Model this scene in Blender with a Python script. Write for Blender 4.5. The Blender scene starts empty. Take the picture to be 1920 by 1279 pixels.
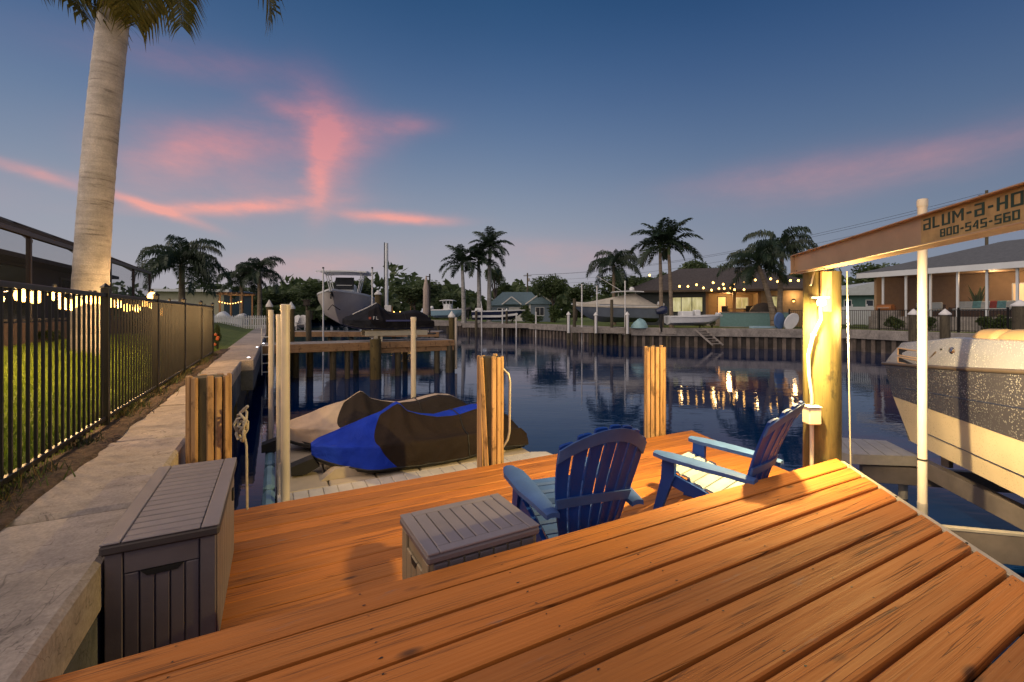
import bpy, bmesh, math, random
import numpy as np
from mathutils import Vector, Matrix, Euler, noise as mnoise
R = math.radians
PI = math.pi
rnd = random.Random(7)
sc = bpy.context.scene
COL = sc.collection

# ------------------------------------------------------------------ camera
CZ, F, PX0, PY0 = 2.45, 839.0, 960.0, 588.0          # eye height over the water, focal length in photo pixels
cam = bpy.data.cameras.new('camera'); camo = bpy.data.objects.new('camera', cam); COL.objects.link(camo)
camo.location = (0, 0, CZ); camo.rotation_euler = (R(90), 0, 0)
cam.sensor_width = 36; cam.lens = F / 1920 * 36; cam.shift_y = -(639.5 - PY0) / 1920
cam.clip_end = 4000; cam.clip_start = 0.02
sc.camera = camo
# ------------------------------------------------------------------ world: dusk sky
W = bpy.data.worlds.new('World'); sc.world = W; W.use_nodes = True
wt = W.node_tree; wt.nodes.clear()
def wn(t, **k):
    n = wt.nodes.new(t)
    for a, b in k.items(): setattr(n, a, b)
    return n
def wm(op, a, b=None, c=None):
    n = wn('ShaderNodeMath', operation=op)
    for i, x in enumerate((a, b, c)):
        if x is None: continue
        if isinstance(x, (int, float)): n.inputs[i].default_value = x
        else: wt.links.new(x, n.inputs[i])
    return n.outputs[0]
tc = wn('ShaderNodeTexCoord'); sep = wn('ShaderNodeSeparateXYZ'); wt.links.new(tc.outputs['Generated'], sep.inputs[0])
dx, dy, dz = sep.outputs
el = wm('ARCSINE', wm('MINIMUM', wm('MAXIMUM', dz, -1.0), 1.0))
az = wm('ARCTAN2', dx, dy)
def wramp(fac, stops):
    r = wn('ShaderNodeValToRGB'); r.color_ramp.interpolation = 'B_SPLINE'
    e = r.color_ramp.elements
    while len(e) < len(stops): e.new(0.5)
    for q, (p, c) in zip(e, stops): q.position = p; q.color = (*c, 1)
    wt.links.new(fac, r.inputs[0]); return r.outputs[0]
def wmix(fac, a, b, mode='MIX'):
    n = wn('ShaderNodeMix', data_type='RGBA', blend_type=mode)
    for s, x in ((n.inputs['Factor'], fac), (n.inputs[6], a), (n.inputs[7], b)):
        if isinstance(x, (int, float)): s.default_value = x
        elif isinstance(x, tuple): s.default_value = (*x, 1)
        else: wt.links.new(x, s)
    return n.outputs[2]
elf = wm('DIVIDE', wm('MAXIMUM', el, 0.0), PI / 2)
grad = wramp(elf, [(0.0, (.45, .405, .42)), (.10, (.325, .355, .425)), (.2, (.155, .225, .355)), (.3, (.062, .130, .275)), (.40, (.021, .076, .185)), (.7, (.010, .050, .14)), (1, (.009, .045, .13))])
# brighter towards the sunset, darker away from it
glow = wm('COSINE', wm('SUBTRACT', az, R(-24)))
gl = wramp(wm('MULTIPLY_ADD', glow, .5, .5), [(0, (.55, .62, .70)), (.6, (.50, .62, .74)), (.84, (.72, .79, .86)), (1, (1.10, 1.09, 1.07))])
sky = wmix(1.0, grad, gl, 'MULTIPLY')
# pink clouds: streaks given by azimuth, elevation, tilt, half length, half height, strength (degrees)
nz = wn('ShaderNodeTexNoise'); nz.inputs['Scale'].default_value = 3.2; nz.inputs['Detail'].default_value = 7; nz.inputs['Roughness'].default_value = .62
mp = wn('ShaderNodeMapping'); mp.inputs['Scale'].default_value = (1, 1, 2.6); wt.links.new(tc.outputs['Generated'], mp.inputs[0]); wt.links.new(mp.outputs[0], nz.inputs['Vector'])
ns = wn('ShaderNodeSeparateXYZ'); wt.links.new(nz.outputs['Color'], ns.inputs[0])
azw = wm('MULTIPLY_ADD', wm('SUBTRACT', ns.outputs[0], .5), .085, az)
elw = wm('MULTIPLY_ADD', wm('SUBTRACT', ns.outputs[1], .5), .045, el)
def pxdir(x, y):
    a = math.atan((x - PX0) / F); return a, math.atan((PY0 - y) / F * math.cos(a))
def blob(x, y, ang, hl, hh, k):
    a0, e0 = pxdir(x, y); ca, sa = math.cos(R(ang)), math.sin(R(ang))
    da = wm('SUBTRACT', azw, a0); de = wm('SUBTRACT', elw, e0)
    u = wm('ADD', wm('MULTIPLY', da, ca / R(hl)), wm('MULTIPLY', de, sa / R(hl)))
    v = wm('ADD', wm('MULTIPLY', da, -sa / R(hh)), wm('MULTIPLY', de, ca / R(hh)))
    g = wm('EXPONENT', wm('MULTIPLY', wm('ADD', wm('MULTIPLY', u, u), wm('MULTIPLY', v, v)), -1.0))
    return wm('MULTIPLY', g, k)
def wsum(l):
    s = l[0]
    for x in l[1:]: s = wm('ADD', s, x)
    return s
pink = wsum([blob(610, 255, -70, 4.6, 2.6, .62), blob(598, 335, 84, 3.8, 1.15, .62), blob(650, 245, -4, 4.5, 2.8, .34), blob(450, 275, 8, 8.0, 2.8, .30),
             blob(545, 207, -14, 3.6, 1.2, .34), blob(455, 388, 9, 7.2, .62, .78), blob(285, 388, -17, 4.2, .50, .68), blob(745, 408, 0, 5.8, .62, .80), blob(500, 370, 5, 9, 2.2, .16),
             blob(62, 324, -13, 3.4, .50, .36), blob(765, 238, 4, 3.6, 1.2, .30), blob(360, 115, 8, 9, 1.6, .16), blob(1800, 285, 9, 12, 1.8, .10),
             blob(1500, 330, 2, 12, 2.0, .14), blob(590, 500, 8, 8, 1.6, .22), blob(1050, 480, 0, 12, 2.2, .13), blob(330, 300, 30, 5, 2.0, .22),
             blob(-900, 300, 8, 12, 2.0, .3), blob(2900, 200, 6, 14, 2.5, .10)])
nz3 = wn('ShaderNodeTexNoise'); nz3.inputs['Scale'].default_value = 11; nz3.inputs['Detail'].default_value = 6; nz3.inputs['Roughness'].default_value = .65; wt.links.new(mp.outputs[0], nz3.inputs['Vector'])
tex = wm('ADD', wm('MULTIPLY_ADD', nz.outputs['Fac'], 1.7, -.35), wm('MULTIPLY', wm('POWER', nz3.outputs['Fac'], 1.6), 1.9))
pk = wm('MINIMUM', wm('MULTIPLY', pink, tex), .92)
pkc = wramp(elf, [(0, (.86, .42, .33)), (.12, (.92, .40, .34)), (.2, (.80, .30, .31)), (.35, (.30, .16, .26)), (1, (.1, .08, .2))])
sky = wmix(pk, sky, pkc)
nz2 = wn('ShaderNodeTexNoise'); nz2.inputs['Scale'].default_value = 1.7; nz2.inputs['Detail'].default_value = 5; wt.links.new(mp.outputs[0], nz2.inputs['Vector'])
veil = wramp(nz2.outputs['Fac'], [(.35, (.93, .95, .97)), (.65, (1.07, 1.04, 1.03))])
sky = wmix(1.0, sky, veil, 'MULTIPLY')
bg = wn('ShaderNodeBackground'); bg.inputs[1].default_value = 1.0; wt.links.new(sky, bg.inputs[0])
wo = wn('ShaderNodeOutputWorld'); wt.links.new(bg.outputs[0], wo.inputs[0])
# broad warm fill from behind the left shoulder, standing in for unseen house lights
sun = bpy.data.lights.new('sun', 'SUN'); sun.energy = 2.7; sun.angle = R(100); sun.color = (1.0, .79, .61)
house_light_standin_obj = bpy.data.objects.new('sun', sun); COL.objects.link(house_light_standin_obj)
house_light_standin_obj.rotation_euler = Vector((-.58, -.52, .63)).to_track_quat('Z', 'Y').to_euler()
sc.view_settings.view_transform = 'Standard'; sc.view_settings.look = 'None'; sc.view_settings.gamma = 1; sc.view_settings.exposure = 0
sc.render.engine = 'CYCLES'; sc.cycles.use_denoising = True
sc.cycles.max_bounces = 4; sc.cycles.diffuse_bounces = 2; W.cycles.sampling_method = 'MANUAL'; W.cycles.sample_map_resolution = 512; sc.cycles.transparent_max_bounces = 14; sc.cycles.caustics_reflective = False; sc.cycles.caustics_refractive = False
sc.cycles.sample_clamp_indirect = 4

# ------------------------------------------------------------------ helpers
A = R(27.9); CA, SA = math.cos(A), math.sin(A)
def ST(s, t): return (s * CA - t * SA, s * SA + t * CA)          # seawall frame -> world
def gx(px, Y): return (px - PX0) / F * Y
def gz(py, Y): return CZ + (PY0 - py) / F * Y
def gp(px, py, z):                                               # photo point lying on the level z
    Y = F * (CZ - z) / (py - PY0); return gx(px, Y), Y
MATS = {}
class NT:
    def __init__(s, name):
        s.m = bpy.data.materials.new(name); s.m.use_nodes = True; s.t = s.m.node_tree; s.t.nodes.clear()
        s.out = s.n('ShaderNodeOutputMaterial'); s.b = s.n('ShaderNodeBsdfPrincipled'); s.l(s.b.outputs[0], s.out.inputs[0])
    def n(s, t, **k):
        x = s.t.nodes.new(t)
        for a, b in k.items(): setattr(x, a, b)
        return x
    def l(s, a, b): s.t.links.new(a, b)
    def set(s, sock, v):
        if isinstance(v, (int, float)): sock.default_value = v
        elif isinstance(v, (tuple, list)): sock.default_value = tuple(v) + ((1,) if len(sock.default_value) == 4 and len(v) == 3 else ())
        else: s.l(v, sock)
    def math(s, op, a, b=None, c=None):
        n = s.n('ShaderNodeMath', operation=op)
        for i, x in enumerate((a, b, c)):
            if x is not None: s.set(n.inputs[i], x)
        return n.outputs[0]
    def coord(s, kind='Object', scale=(1, 1, 1), rand=True):
        c = s.n('ShaderNodeTexCoord'); v = c.outputs[kind]
        if rand:
            oi = s.n('ShaderNodeObjectInfo'); mm = s.n('ShaderNodeVectorMath', operation='MULTIPLY_ADD')
            cb = s.n('ShaderNodeCombineXYZ'); 
            for i in range(3): s.l(oi.outputs['Random'], cb.inputs[i])
            s.l(cb.outputs[0], mm.inputs[0]); mm.inputs[1].default_value = (37, 61, 23); s.l(v, mm.inputs[2]); v = mm.outputs[0]
        m = s.n('ShaderNodeVectorMath', operation='MULTIPLY'); s.l(v, m.inputs[0]); m.inputs[1].default_value = scale
        return m.outputs[0]
    def noise(s, vec, scale=5, detail=4, rough=.55, dist=0):
        n = s.n('ShaderNodeTexNoise'); s.l(vec, n.inputs['Vector']); n.inputs['Scale'].default_value = scale; n.inputs['Detail'].default_value = detail
        n.inputs['Roughness'].default_value = rough; n.inputs['Distortion'].default_value = dist; return n.outputs['Fac']
    def ramp(s, fac, stops, interp='LINEAR'):
        r = s.n('ShaderNodeValToRGB'); r.color_ramp.interpolation = interp; e = r.color_ramp.elements
        while len(e) < len(stops): e.new(.5)
        for q, (p, c) in zip(e, stops):
            q.position = p; q.color = (*((c, c, c) if isinstance(c, (int, float)) else c), 1)
        s.l(fac, r.inputs[0]); return r.outputs[0]
    def mix(s, fac, a, b, mode='MIX'):
        n = s.n('ShaderNodeMix', data_type='RGBA', blend_type=mode)
        s.set(n.inputs['Factor'], fac); s.set(n.inputs[6], a); s.set(n.inputs[7], b); return n.outputs[2]
    def bump(s, h, strength=.3, dist=.01):
        b = s.n('ShaderNodeBump'); b.inputs['Strength'].default_value = strength; b.inputs['Distance'].default_value = dist
        s.l(h, b.inputs['Height']); s.l(b.outputs[0], s.b.inputs['Normal'])
    def P(s, **k):
        for a, v in k.items(): s.set(s.b.inputs[a.replace('_', ' ')], v)
        return s
def pm(name, col, rough=.6, var=.18, scale=6, bump=.15, bscale=40, bd=.004, metal=0., stretch=(1, 1, 1), coat=0., hue=None, dirt=0.):
    if name in MATS: return MATS[name]
    g = NT(name); v = g.coord(scale=stretch); f = g.noise(v, scale, 5, .6)
    lo = tuple(c * (1 - var) for c in col); hi = tuple(min(1, c * (1 + var)) for c in (hue or col))
    c = g.ramp(f, [(.3, lo), (.7, hi)])
    if dirt:
        d = g.noise(v, scale * .45, 6, .7); c = g.mix(g.ramp(d, [(.48, 0.), (.72, dirt)]), c, tuple(x * .4 for x in col))
    g.P(Base_Color=c, Roughness=rough, Metallic=metal, Coat_Weight=coat)
    if bump: g.bump(g.noise(v, bscale, 3), bump, bd)
    MATS[name] = g.m; return g.m
def em(name, col, strength):
    if name in MATS: return MATS[name]
    g = NT(name); g.P(Base_Color=col, Emission_Color=col, Emission_Strength=strength); MATS[name] = g.m; return g.m

class MB:
    def __init__(s): s.v = []; s.f = []
    def add(s, V, Fc):
        o = len(s.v); s.v += [tuple(p) for p in V]; s.f += [tuple(i + o for i in q) for q in Fc]; return s
    def box(s, x0, x1, y0, y1, z0, z1, b=0., rz=0., M=None):
        cx, cy, cz = (x0 + x1) / 2, (y0 + y1) / 2, (z0 + z1) / 2; h = (abs(x1 - x0) / 2, abs(y1 - y0) / 2, abs(z1 - z0) / 2)
        V = []; Fc = []
        if b <= 0:
            for i in (-1, 1):
                for j in (-1, 1):
                    for k in (-1, 1): V.append((i * h[0], j * h[1], k * h[2]))
            Fc = [(0, 1, 3, 2), (4, 6, 7, 5), (0, 4, 5, 1), (2, 3, 7, 6), (0, 2, 6, 4), (1, 5, 7, 3)]
        else:
            b = min(b, min(h) * .9); idx = {}
            for i in (-1, 1):
                for j in (-1, 1):
                    for k in (-1, 1):
                        sg = (i, j, k)
                        for a in range(3):
                            p = [sg[q] * (h[q] if q == a else h[q] - b) for q in range(3)]
                            idx[(sg, a)] = len(V); V.append(tuple(p))
            S = (-1, 1)
            for a in range(3):
                p, q = [k for k in range(3) if k != a]
                for sa in S:
                    cs = []
                    for (u, w) in ((-1, -1), (1, -1), (1, 1), (-1, 1)):
                        sg = [0, 0, 0]; sg[a] = sa; sg[p] = u; sg[q] = w; cs.append(idx[(tuple(sg), a)])
                    Fc.append(tuple(cs))
            for a, bb in ((0, 1), (0, 2), (1, 2)):
                c = 3 - a - bb
                for sa in S:
                    for sb in S:
                        s1 = [0, 0, 0]; s1[a] = sa; s1[bb] = sb; s2 = list(s1); s1[c] = -1; s2[c] = 1; s1, s2 = tuple(s1), tuple(s2)
                        Fc.append((idx[(s1, a)], idx[(s2, a)], idx[(s2, bb)], idx[(s1, bb)]))
            for i in S:
                for j in S:
                    for k in S: Fc.append(tuple(idx[((i, j, k), a)] for a in range(3)))
        c, sn = math.cos(rz), math.sin(rz)
        V = [(x * c - y * sn + cx, x * sn + y * c + cy, z + cz) for x, y, z in V]
        if M is not None: V = [tuple(M @ Vector(p)) for p in V]
        return s.add(V, Fc)
    def tube(s, pts, r, n=8, cap=True):
        pts = [Vector(p) for p in pts]; rs = r if isinstance(r, (list, tuple)) else [r] * len(pts)
        V = []; Fc = []; prev = None
        for i, p in enumerate(pts):
            d = (pts[min(i + 1, len(pts) - 1)] - pts[max(i - 1, 0)]).normalized()
            if prev is None:
                up = Vector((0, 0, 1)) if abs(d.z) < .9 else Vector((1, 0, 0)); a = d.cross(up).normalized()
            else: a = (prev - d * prev.dot(d)).normalized()
            prev = a; b = d.cross(a)
            for k in range(n):
                t = 2 * PI * k / n; V.append(p + (a * math.cos(t) + b * math.sin(t)) * rs[i])
        for i in range(len(pts) - 1):
            for k in range(n): Fc.append((i * n + k, i * n + (k + 1) % n, (i + 1) * n + (k + 1) % n, (i + 1) * n + k))
        if cap: Fc.append(tuple(range(n - 1, -1, -1))); Fc.append(tuple(range((len(pts) - 1) * n, len(pts) * n)))
        return s.add(V, Fc)
    def cyl(s, p0, p1, r0, r1=None, n=14): return s.tube([p0, p1], [r0, r0 if r1 is None else r1], n)
    def lathe(s, prof, n=16, c=(0, 0, 0)):
        V = []; Fc = []; m = len(prof)
        for r, z in prof:
            for k in range(n): t = 2 * PI * k / n; V.append((c[0] + r * math.cos(t), c[1] + r * math.sin(t), c[2] + z))
        for i in range(m - 1):
            for k in range(n): Fc.append((i * n + k, i * n + (k + 1) % n, (i + 1) * n + (k + 1) % n, (i + 1) * n + k))
        Fc.append(tuple(range(n - 1, -1, -1))); Fc.append(tuple(range((m - 1) * n, m * n)))
        return s.add(V, Fc)
    def prism(s, poly, a0, a1, axis='z'):
        m = len(poly); f = {'z': lambda u, w, h: (u, w, h), 'y': lambda u, w, h: (u, h, w), 'x': lambda u, w, h: (h, u, w)}[axis]
        V = [f(u, w, a0) for u, w in poly] + [f(u, w, a1) for u, w in poly]
        Fc = [tuple(range(m - 1, -1, -1)), tuple(range(m, 2 * m))] + [(i, (i + 1) % m, m + (i + 1) % m, m + i) for i in range(m)]
        return s.add(V, Fc)
    def grid(s, rows, closed=False):
        n = len(rows[0]); V = [p for r in rows for p in r]; Fc = []
        for i in range(len(rows) - 1):
            for k in range(n if closed else n - 1): Fc.append((i * n + k, i * n + (k + 1) % n, (i + 1) * n + (k + 1) % n, (i + 1) * n + k))
        return s.add(V, Fc)
    def sheet(s, rows, th):                                      # a grid given thickness th (downwards in z)
        n, m = len(rows), len(rows[0]); V = [tuple(p) for r in rows for p in r]; V += [(p[0], p[1], p[2] - th) for p in V]; N = n * m; Fc = []
        for i in range(n - 1):
            for k in range(m - 1):
                q = (i * m + k, i * m + k + 1, (i + 1) * m + k + 1, (i + 1) * m + k); Fc.append(q); Fc.append(tuple(x + N for x in q[::-1]))
        for i in range(n - 1):
            for k in (0, m - 1): Fc.append((i * m + k, (i + 1) * m + k, (i + 1) * m + k + N, i * m + k + N))
        for k in range(m - 1):
            for i in (0, n - 1): Fc.append((i * m + k, i * m + k + 1, i * m + k + 1 + N, i * m + k + N))
        return s.add(V, Fc)
    def ball(s, c, r, n=10, m=6, sz=1.):
        rows = []
        for i in range(m + 1):
            t = PI * i / m; rows.append([(c[0] + r * math.sin(t) * math.cos(2 * PI * k / n), c[1] + r * math.sin(t) * math.sin(2 * PI * k / n), c[2] + r * sz * math.cos(t)) for k in range(n)])
        return s.grid(rows, True)
    def mesh(s, name, smooth=None, fix=True):
        me = bpy.data.meshes.new(name); me.from_pydata(s.v, [], s.f)
        if fix:
            bm = bmesh.new(); bm.from_mesh(me); bmesh.ops.remove_doubles(bm, verts=bm.verts, dist=1e-5); bmesh.ops.recalc_face_normals(bm, faces=bm.faces); bm.to_mesh(me); bm.free()
        if smooth is not None:
            for p in me.polygons: p.use_smooth = True
            me.set_sharp_from_angle(angle=R(smooth))
        me.update(); return me
    def build(s, name, mat, parent=None, smooth=None, fix=True, loc=None, rot=None):
        return link(name, s.mesh(name, smooth, fix), mat, parent, loc, rot)
def link(name, me, mat, parent=None, loc=None, rot=None):
    if mat is not None and not me.materials: me.materials.append(mat)
    o = bpy.data.objects.new(name, me); COL.objects.link(o); o.parent = parent
    if mat is not None and me.materials[0] != mat: o.material_slots[0].link = 'OBJECT'; o.material_slots[0].material = mat
    if loc is not None: o.location = loc
    if rot is not None: o.rotation_euler = rot if isinstance(rot, (tuple, list)) else (0, 0, rot)
    return o
def tag(o, label=None, cat=None, group=None, kind=None):
    if label: o['label'] = label
    if cat: o['category'] = cat
    if group: o['group'] = group
    if kind: o['kind'] = kind
    return o
def thing(name, label, cat, loc=(0, 0, 0), rz=0., group=None):
    o = bpy.data.objects.new(name, None); COL.objects.link(o); o.empty_display_size = .2
    o.location = loc; o.rotation_euler = (0, 0, rz); return tag(o, label, cat, group)
def copy_tree(o, parent=None):
    c = o.copy(); COL.objects.link(c); c.parent = parent
    for ch in list(o.children): copy_tree(ch, c)
    return c
def bb(x0, x1, y0, y1, z0, z1, b=0., rz=0.): return MB().box(x0, x1, y0, y1, z0, z1, b, rz)
def plight(name, loc, energy, col, r=.04, parent=None):
    l = bpy.data.lights.new(name, 'POINT'); l.energy = energy; l.color = col; l.shadow_soft_size = r
    o = bpy.data.objects.new(name, l); COL.objects.link(o); o.location = loc; o.parent = parent; return o
WARM = (1.0, .60, .24)
# ------------------------------------------------------------------ materials
def mk_deck(name, c1, c2, c3, wear=.5):
    g = NT(name); v = g.coord(scale=(1, 1, 1))
    def sc_(s): m = g.n('ShaderNodeVectorMath', operation='MULTIPLY'); g.l(v, m.inputs[0]); m.inputs[1].default_value = s; return m.outputs[0]
    big = g.noise(sc_((.6, 2.5, 1)), 1.5, 3, .5)
    grain = g.noise(sc_((.22, 42, 8)), 2.6, 5, .6, .25); fine = g.noise(sc_((1.2, 110, 9)), 3.0, 3, .6)
    c = g.ramp(grain, [(.25, c3), (.40, c1), (.62, c2)])
    c = g.mix(1., c, g.ramp(fine, [(.3, .90), (.7, 1.06)]), 'MULTIPLY')
    oi = g.n('ShaderNodeObjectInfo'); c = g.mix(1., c, g.ramp(oi.outputs['Random'], [(0, (.76, .74, .76)), (.5, (1.0, 1.0, 1.0)), (1, (1.14, 1.06, .98))]), 'MULTIPLY')
    c = g.mix(1., c, g.ramp(big, [(.3, (.86, .85, .84)), (.7, (1.10, 1.08, 1.05))]), 'MULTIPLY')
    def checks(scl, width, lo, hi, ms, k):
        n_ = g.noise(sc_(scl), 2.0, 2, .5, .45); l_ = g.ramp(g.math('ABSOLUTE', g.math('SUBTRACT', n_, .5)), [(.0, k), (width, 0.)])
        return g.math('MULTIPLY', l_, g.ramp(g.noise(sc_(ms), 1.6, 2), [(lo, 0.), (hi, 1.)]))
    line = g.math('MAXIMUM', checks((.22, 13, 3), .020, .46, .56, (.5, 4, 1), 1.), checks((.30, 27, 4), .022, .47, .56, (.6, 5, 1), .8))
    c = g.mix(g.math('MULTIPLY', line, .85), c, (.035, .014, .007))
    kn = g.n('ShaderNodeTexVoronoi'); g.l(sc_((1.5, 4.2, 1)), kn.inputs['Vector']); kn.inputs['Scale'].default_value = 1.15
    knot = g.ramp(kn.outputs['Distance'], [(.035, 1.), (.10, 0.)]); c = g.mix(g.math('MULTIPLY', knot, .8), c, (.06, .026, .012))
    wr = g.math('MULTIPLY', g.ramp(g.noise(sc_((1.4, 9, 1)), 2.1, 6, .72), [(.63, 0.), (.70, 1.)]), g.ramp(grain, [(.4, .25), (.6, 1.)]))
    c = g.mix(g.math('MULTIPLY', wr, wear), c, (.19, .16, .15))
    dk = g.ramp(g.noise(sc_((1.1, 7, 1)), 1.7, 5, .7), [(.62, 0.), (.76, .45)]); c = g.mix(dk, c, (.07, .035, .02))
    g.P(Base_Color=c, Roughness=g.ramp(grain, [(.3, .75), (.7, .5)]))
    hh = g.math('SUBTRACT', g.math('MULTIPLY_ADD', fine, .35, g.math('MULTIPLY', grain, .5)), g.math('MULTIPLY', line, 1.3)); g.bump(hh, .5, .005)
    return g.m
DECK = mk_deck('deck_stain', (.46, .162, .030), (.50, .186, .037), (.37, .124, .024))
DECKL = mk_deck('deck_stain_lower', (.46, .162, .030), (.50, .186, .037), (.31, .100, .020), .95)
def mk_concrete(name, c, dark):
    g = NT(name); v = g.coord(rand=True)
    a = g.noise(v, 1.4, 6, .65); b = g.noise(v, 9, 6, .7); s = g.noise(v, 70, 2)
    col = g.ramp(a, [(.3, dark), (.62, c), (.8, tuple(min(1, x * 1.15) for x in c))])
    col = g.mix(1., col, g.ramp(b, [(.3, .76), (.7, 1.14)]), 'MULTIPLY'); col = g.mix(1., col, g.ramp(s, [(.35, .86), (.65, 1.08)]), 'MULTIPLY')
    sp = g.n('ShaderNodeMapping'); sp.inputs['Scale'].default_value = (.8, 3.0, 1); g.l(v, sp.inputs[0])
    st = g.noise(sp.outputs[0], 1.1, 7, .72, .6); col = g.mix(g.ramp(st, [(.52, 0.), (.68, .60)]), col, tuple(x * .50 for x in dark))
    cr = g.math('ABSOLUTE', g.math('SUBTRACT', g.noise(v, 1.7, 4, .55, 1.4), .5)); col = g.mix(g.ramp(cr, [(0, .7), (.005, 0.)]), col, tuple(x * .3 for x in dark))
    g.P(Base_Color=col, Roughness=.85); g.bump(g.math('ADD', b, g.math('MULTIPLY', s, .5)), .6, .012); return g.m
CONC = mk_concrete('concrete', (.54, .455, .395), (.37, .315, .28))
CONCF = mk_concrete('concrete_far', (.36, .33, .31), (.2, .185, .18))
CONCW = mk_concrete('concrete_shaded', (.135, .14, .155), (.07, .075, .085))  # same concrete as the cap; blue shade of the wall face put into the colour
WALLD = pm('wet_wall', (.035, .034, .034), .55, .5, 5, .6, 20, .02)
def mk_post(name, c1, c2, dk, sx=(1, 1, .10)):
    g = NT(name); v = g.coord(scale=sx); gr = g.noise(v, 16, 7, .7, .4); big = g.noise(g.coord(scale=(1, 1, .5)), 2.2, 4)
    c = g.ramp(gr, [(.27, dk), (.46, c1), (.7, c2)]); c = g.mix(1., c, g.ramp(big, [(.3, .75), (.7, 1.15)]), 'MULTIPLY')
    sp = g.ramp(g.noise(g.coord(scale=(1, 1, .45)), 9, 4, .7), [(.56, 0.), (.68, .75)]); c = g.mix(sp, c, tuple(x * .55 for x in dk))
    g.P(Base_Color=c, Roughness=.75); g.bump(gr, .6, .01); return g.m
BATTEN = mk_post('batten_wood', (.46, .27, .125), (.60, .37, .19), (.12, .06, .028))
PILE = mk_post('treated_pile', (.105, .078, .028), (.16, .122, .046), (.028, .024, .012))
PILED = mk_post('weathered_pile', (.085, .07, .045), (.13, .11, .07), (.02, .018, .014))
DOCKW = mk_post('dock_fascia', (.34, .20, .10), (.42, .26, .14), (.16, .09, .05), (.3, .3, 3))
DOCKG = mk_post('dock_grey', (.30, .27, .25), (.38, .35, .33), (.14, .12, .11), (.3, .3, 3))
BLACKAL = pm('black_aluminium', (.012, .011, .011), .38, .15, 8, 0)
PVC = pm('white_pvc', (.62, .55, .47), .40, .08, 3, .05, 30, .002, dirt=.25)
WHITE = pm('white_paint', (.72, .72, .72), .45, .08, 4, .05)
WHITEV = pm('white_vinyl', (.62, .66, .70), .40, .05, 2, 0)
ALU = pm('aluminium', (.50, .46, .42), .42, .12, 7, .12, 60, .001, metal=.35, dirt=.25)
RESIN = pm('resin_brown', (.15, .130, .150), .50, .14, 3.5, .25, 55, .003, stretch=(1, 1, 1))
RESINT = pm('resin_top', (.225, .20, .225), .52, .13, 3.0, .25, 55, .003)
RESINB = pm('resin_taupe', (.33, .265, .18), .55, .16, 4, .3, 45, .003, stretch=(1, 1, .25))
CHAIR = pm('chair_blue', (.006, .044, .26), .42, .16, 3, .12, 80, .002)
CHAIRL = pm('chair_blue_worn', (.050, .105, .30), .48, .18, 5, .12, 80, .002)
for m_ in (CHAIR, CHAIRL):
    b_ = [n for n in m_.node_tree.nodes if n.type == 'BSDF_PRINCIPLED'][0]; b_.inputs['Specular IOR Level'].default_value = .25; b_.inputs['Roughness'].default_value = .52
CHAIRS = pm('chair_seat_lit', (.30, .35, .42), .5, .16, 5, .12, 80, .002)  # lamp light on the sideways chair's seat put into this paler colour
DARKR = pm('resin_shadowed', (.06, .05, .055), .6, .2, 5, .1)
DARK = pm('dark_rubber', (.015, .015, .016), .6, .2, 5, .1)
MULCH = pm('mulch', (.10, .065, .045), .95, .55, 14, 1., 34, .04)
SCREW = pm('screw_steel', (.03, .025, .022), .5, .2, 9, 0)

# ------------------------------------------------------------------ the setting
gw = NT('water'); v = gw.coord(scale=(1, 1, 1), rand=False)
def wv(s, r=0):
    m = gw.n('ShaderNodeMapping'); m.inputs['Scale'].default_value = s; m.inputs['Rotation'].default_value = (0, 0, r); gw.l(v, m.inputs[0]); return m.outputs[0]
h1 = gw.noise(wv((.5, 1.5, 1), .25), 1.0, 3, .5); h2 = gw.noise(wv((1.5, 4.2, 1), -.2), 1.8, 2, .5); h3 = gw.noise(wv((.12, .3, 1)), 1.0, 2)
calm = gw.ramp(h3, [(.36, .35), (.64, 1.)])
hh = gw.math('MULTIPLY', gw.math('ADD', h1, gw.math('MULTIPLY', h2, .42)), calm)
gw.P(Base_Color=(.0015, .020, .085), Roughness=.03, IOR=1.333, Specular_Tint=(.20, .38, .76))
gw.bump(hh, .085, .085)
tag(MB().add([(-1500, -60, 0), (1500, -60, 0), (1500, 2500, 0), (-1500, 2500, 0)], [(0, 1, 2, 3)]).build('water', gw.m, fix=False), kind='structure')

gl_ = NT('lawn'); v = gl_.coord(rand=False)
c = gl_.ramp(gl_.noise(v, .8, 5, .6), [(.3, (.075, .115, .018)), (.55, (.11, .155, .028)), (.75, (.14, .165, .042))])
c = gl_.mix(1., c, gl_.ramp(gl_.noise(v, 40, 3), [(.3, .6), (.7, 1.3)]), 'MULTIPLY')
gl_.P(Base_Color=c, Roughness=.9); gl_.bump(gl_.noise(v, 60, 3), .8, .03); LAWN = gl_.m
gb = NT('grass_blade'); v = gb.coord(rand=False)
gb.P(Base_Color=gb.ramp(gb.noise(v, 3.0, 4), [(.3, (.18, .26, .016)), (.7, (.27, .34, .035))]), Roughness=.6, Subsurface_Weight=0.); GRASS = gb.m
def lawn_z(s): return 1.36 if s > -1.5 else (1.36 + (-1.5 - s) / 1.9 * .48 if s > -3.4 else 1.84)
prof = [-1.18, -1.5, -1.8, -2.1, -2.45, -2.8, -3.1, -3.4, -4.0, -12, -60, -900]
rows = [[(*ST(s, t), lawn_z(s)) for s in prof] for t in (-30, 0, 6, 12, 18, 24, 40, 110, 300, 1500)]
tag(MB().grid(rows).build('ground', LAWN), kind='structure')
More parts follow.
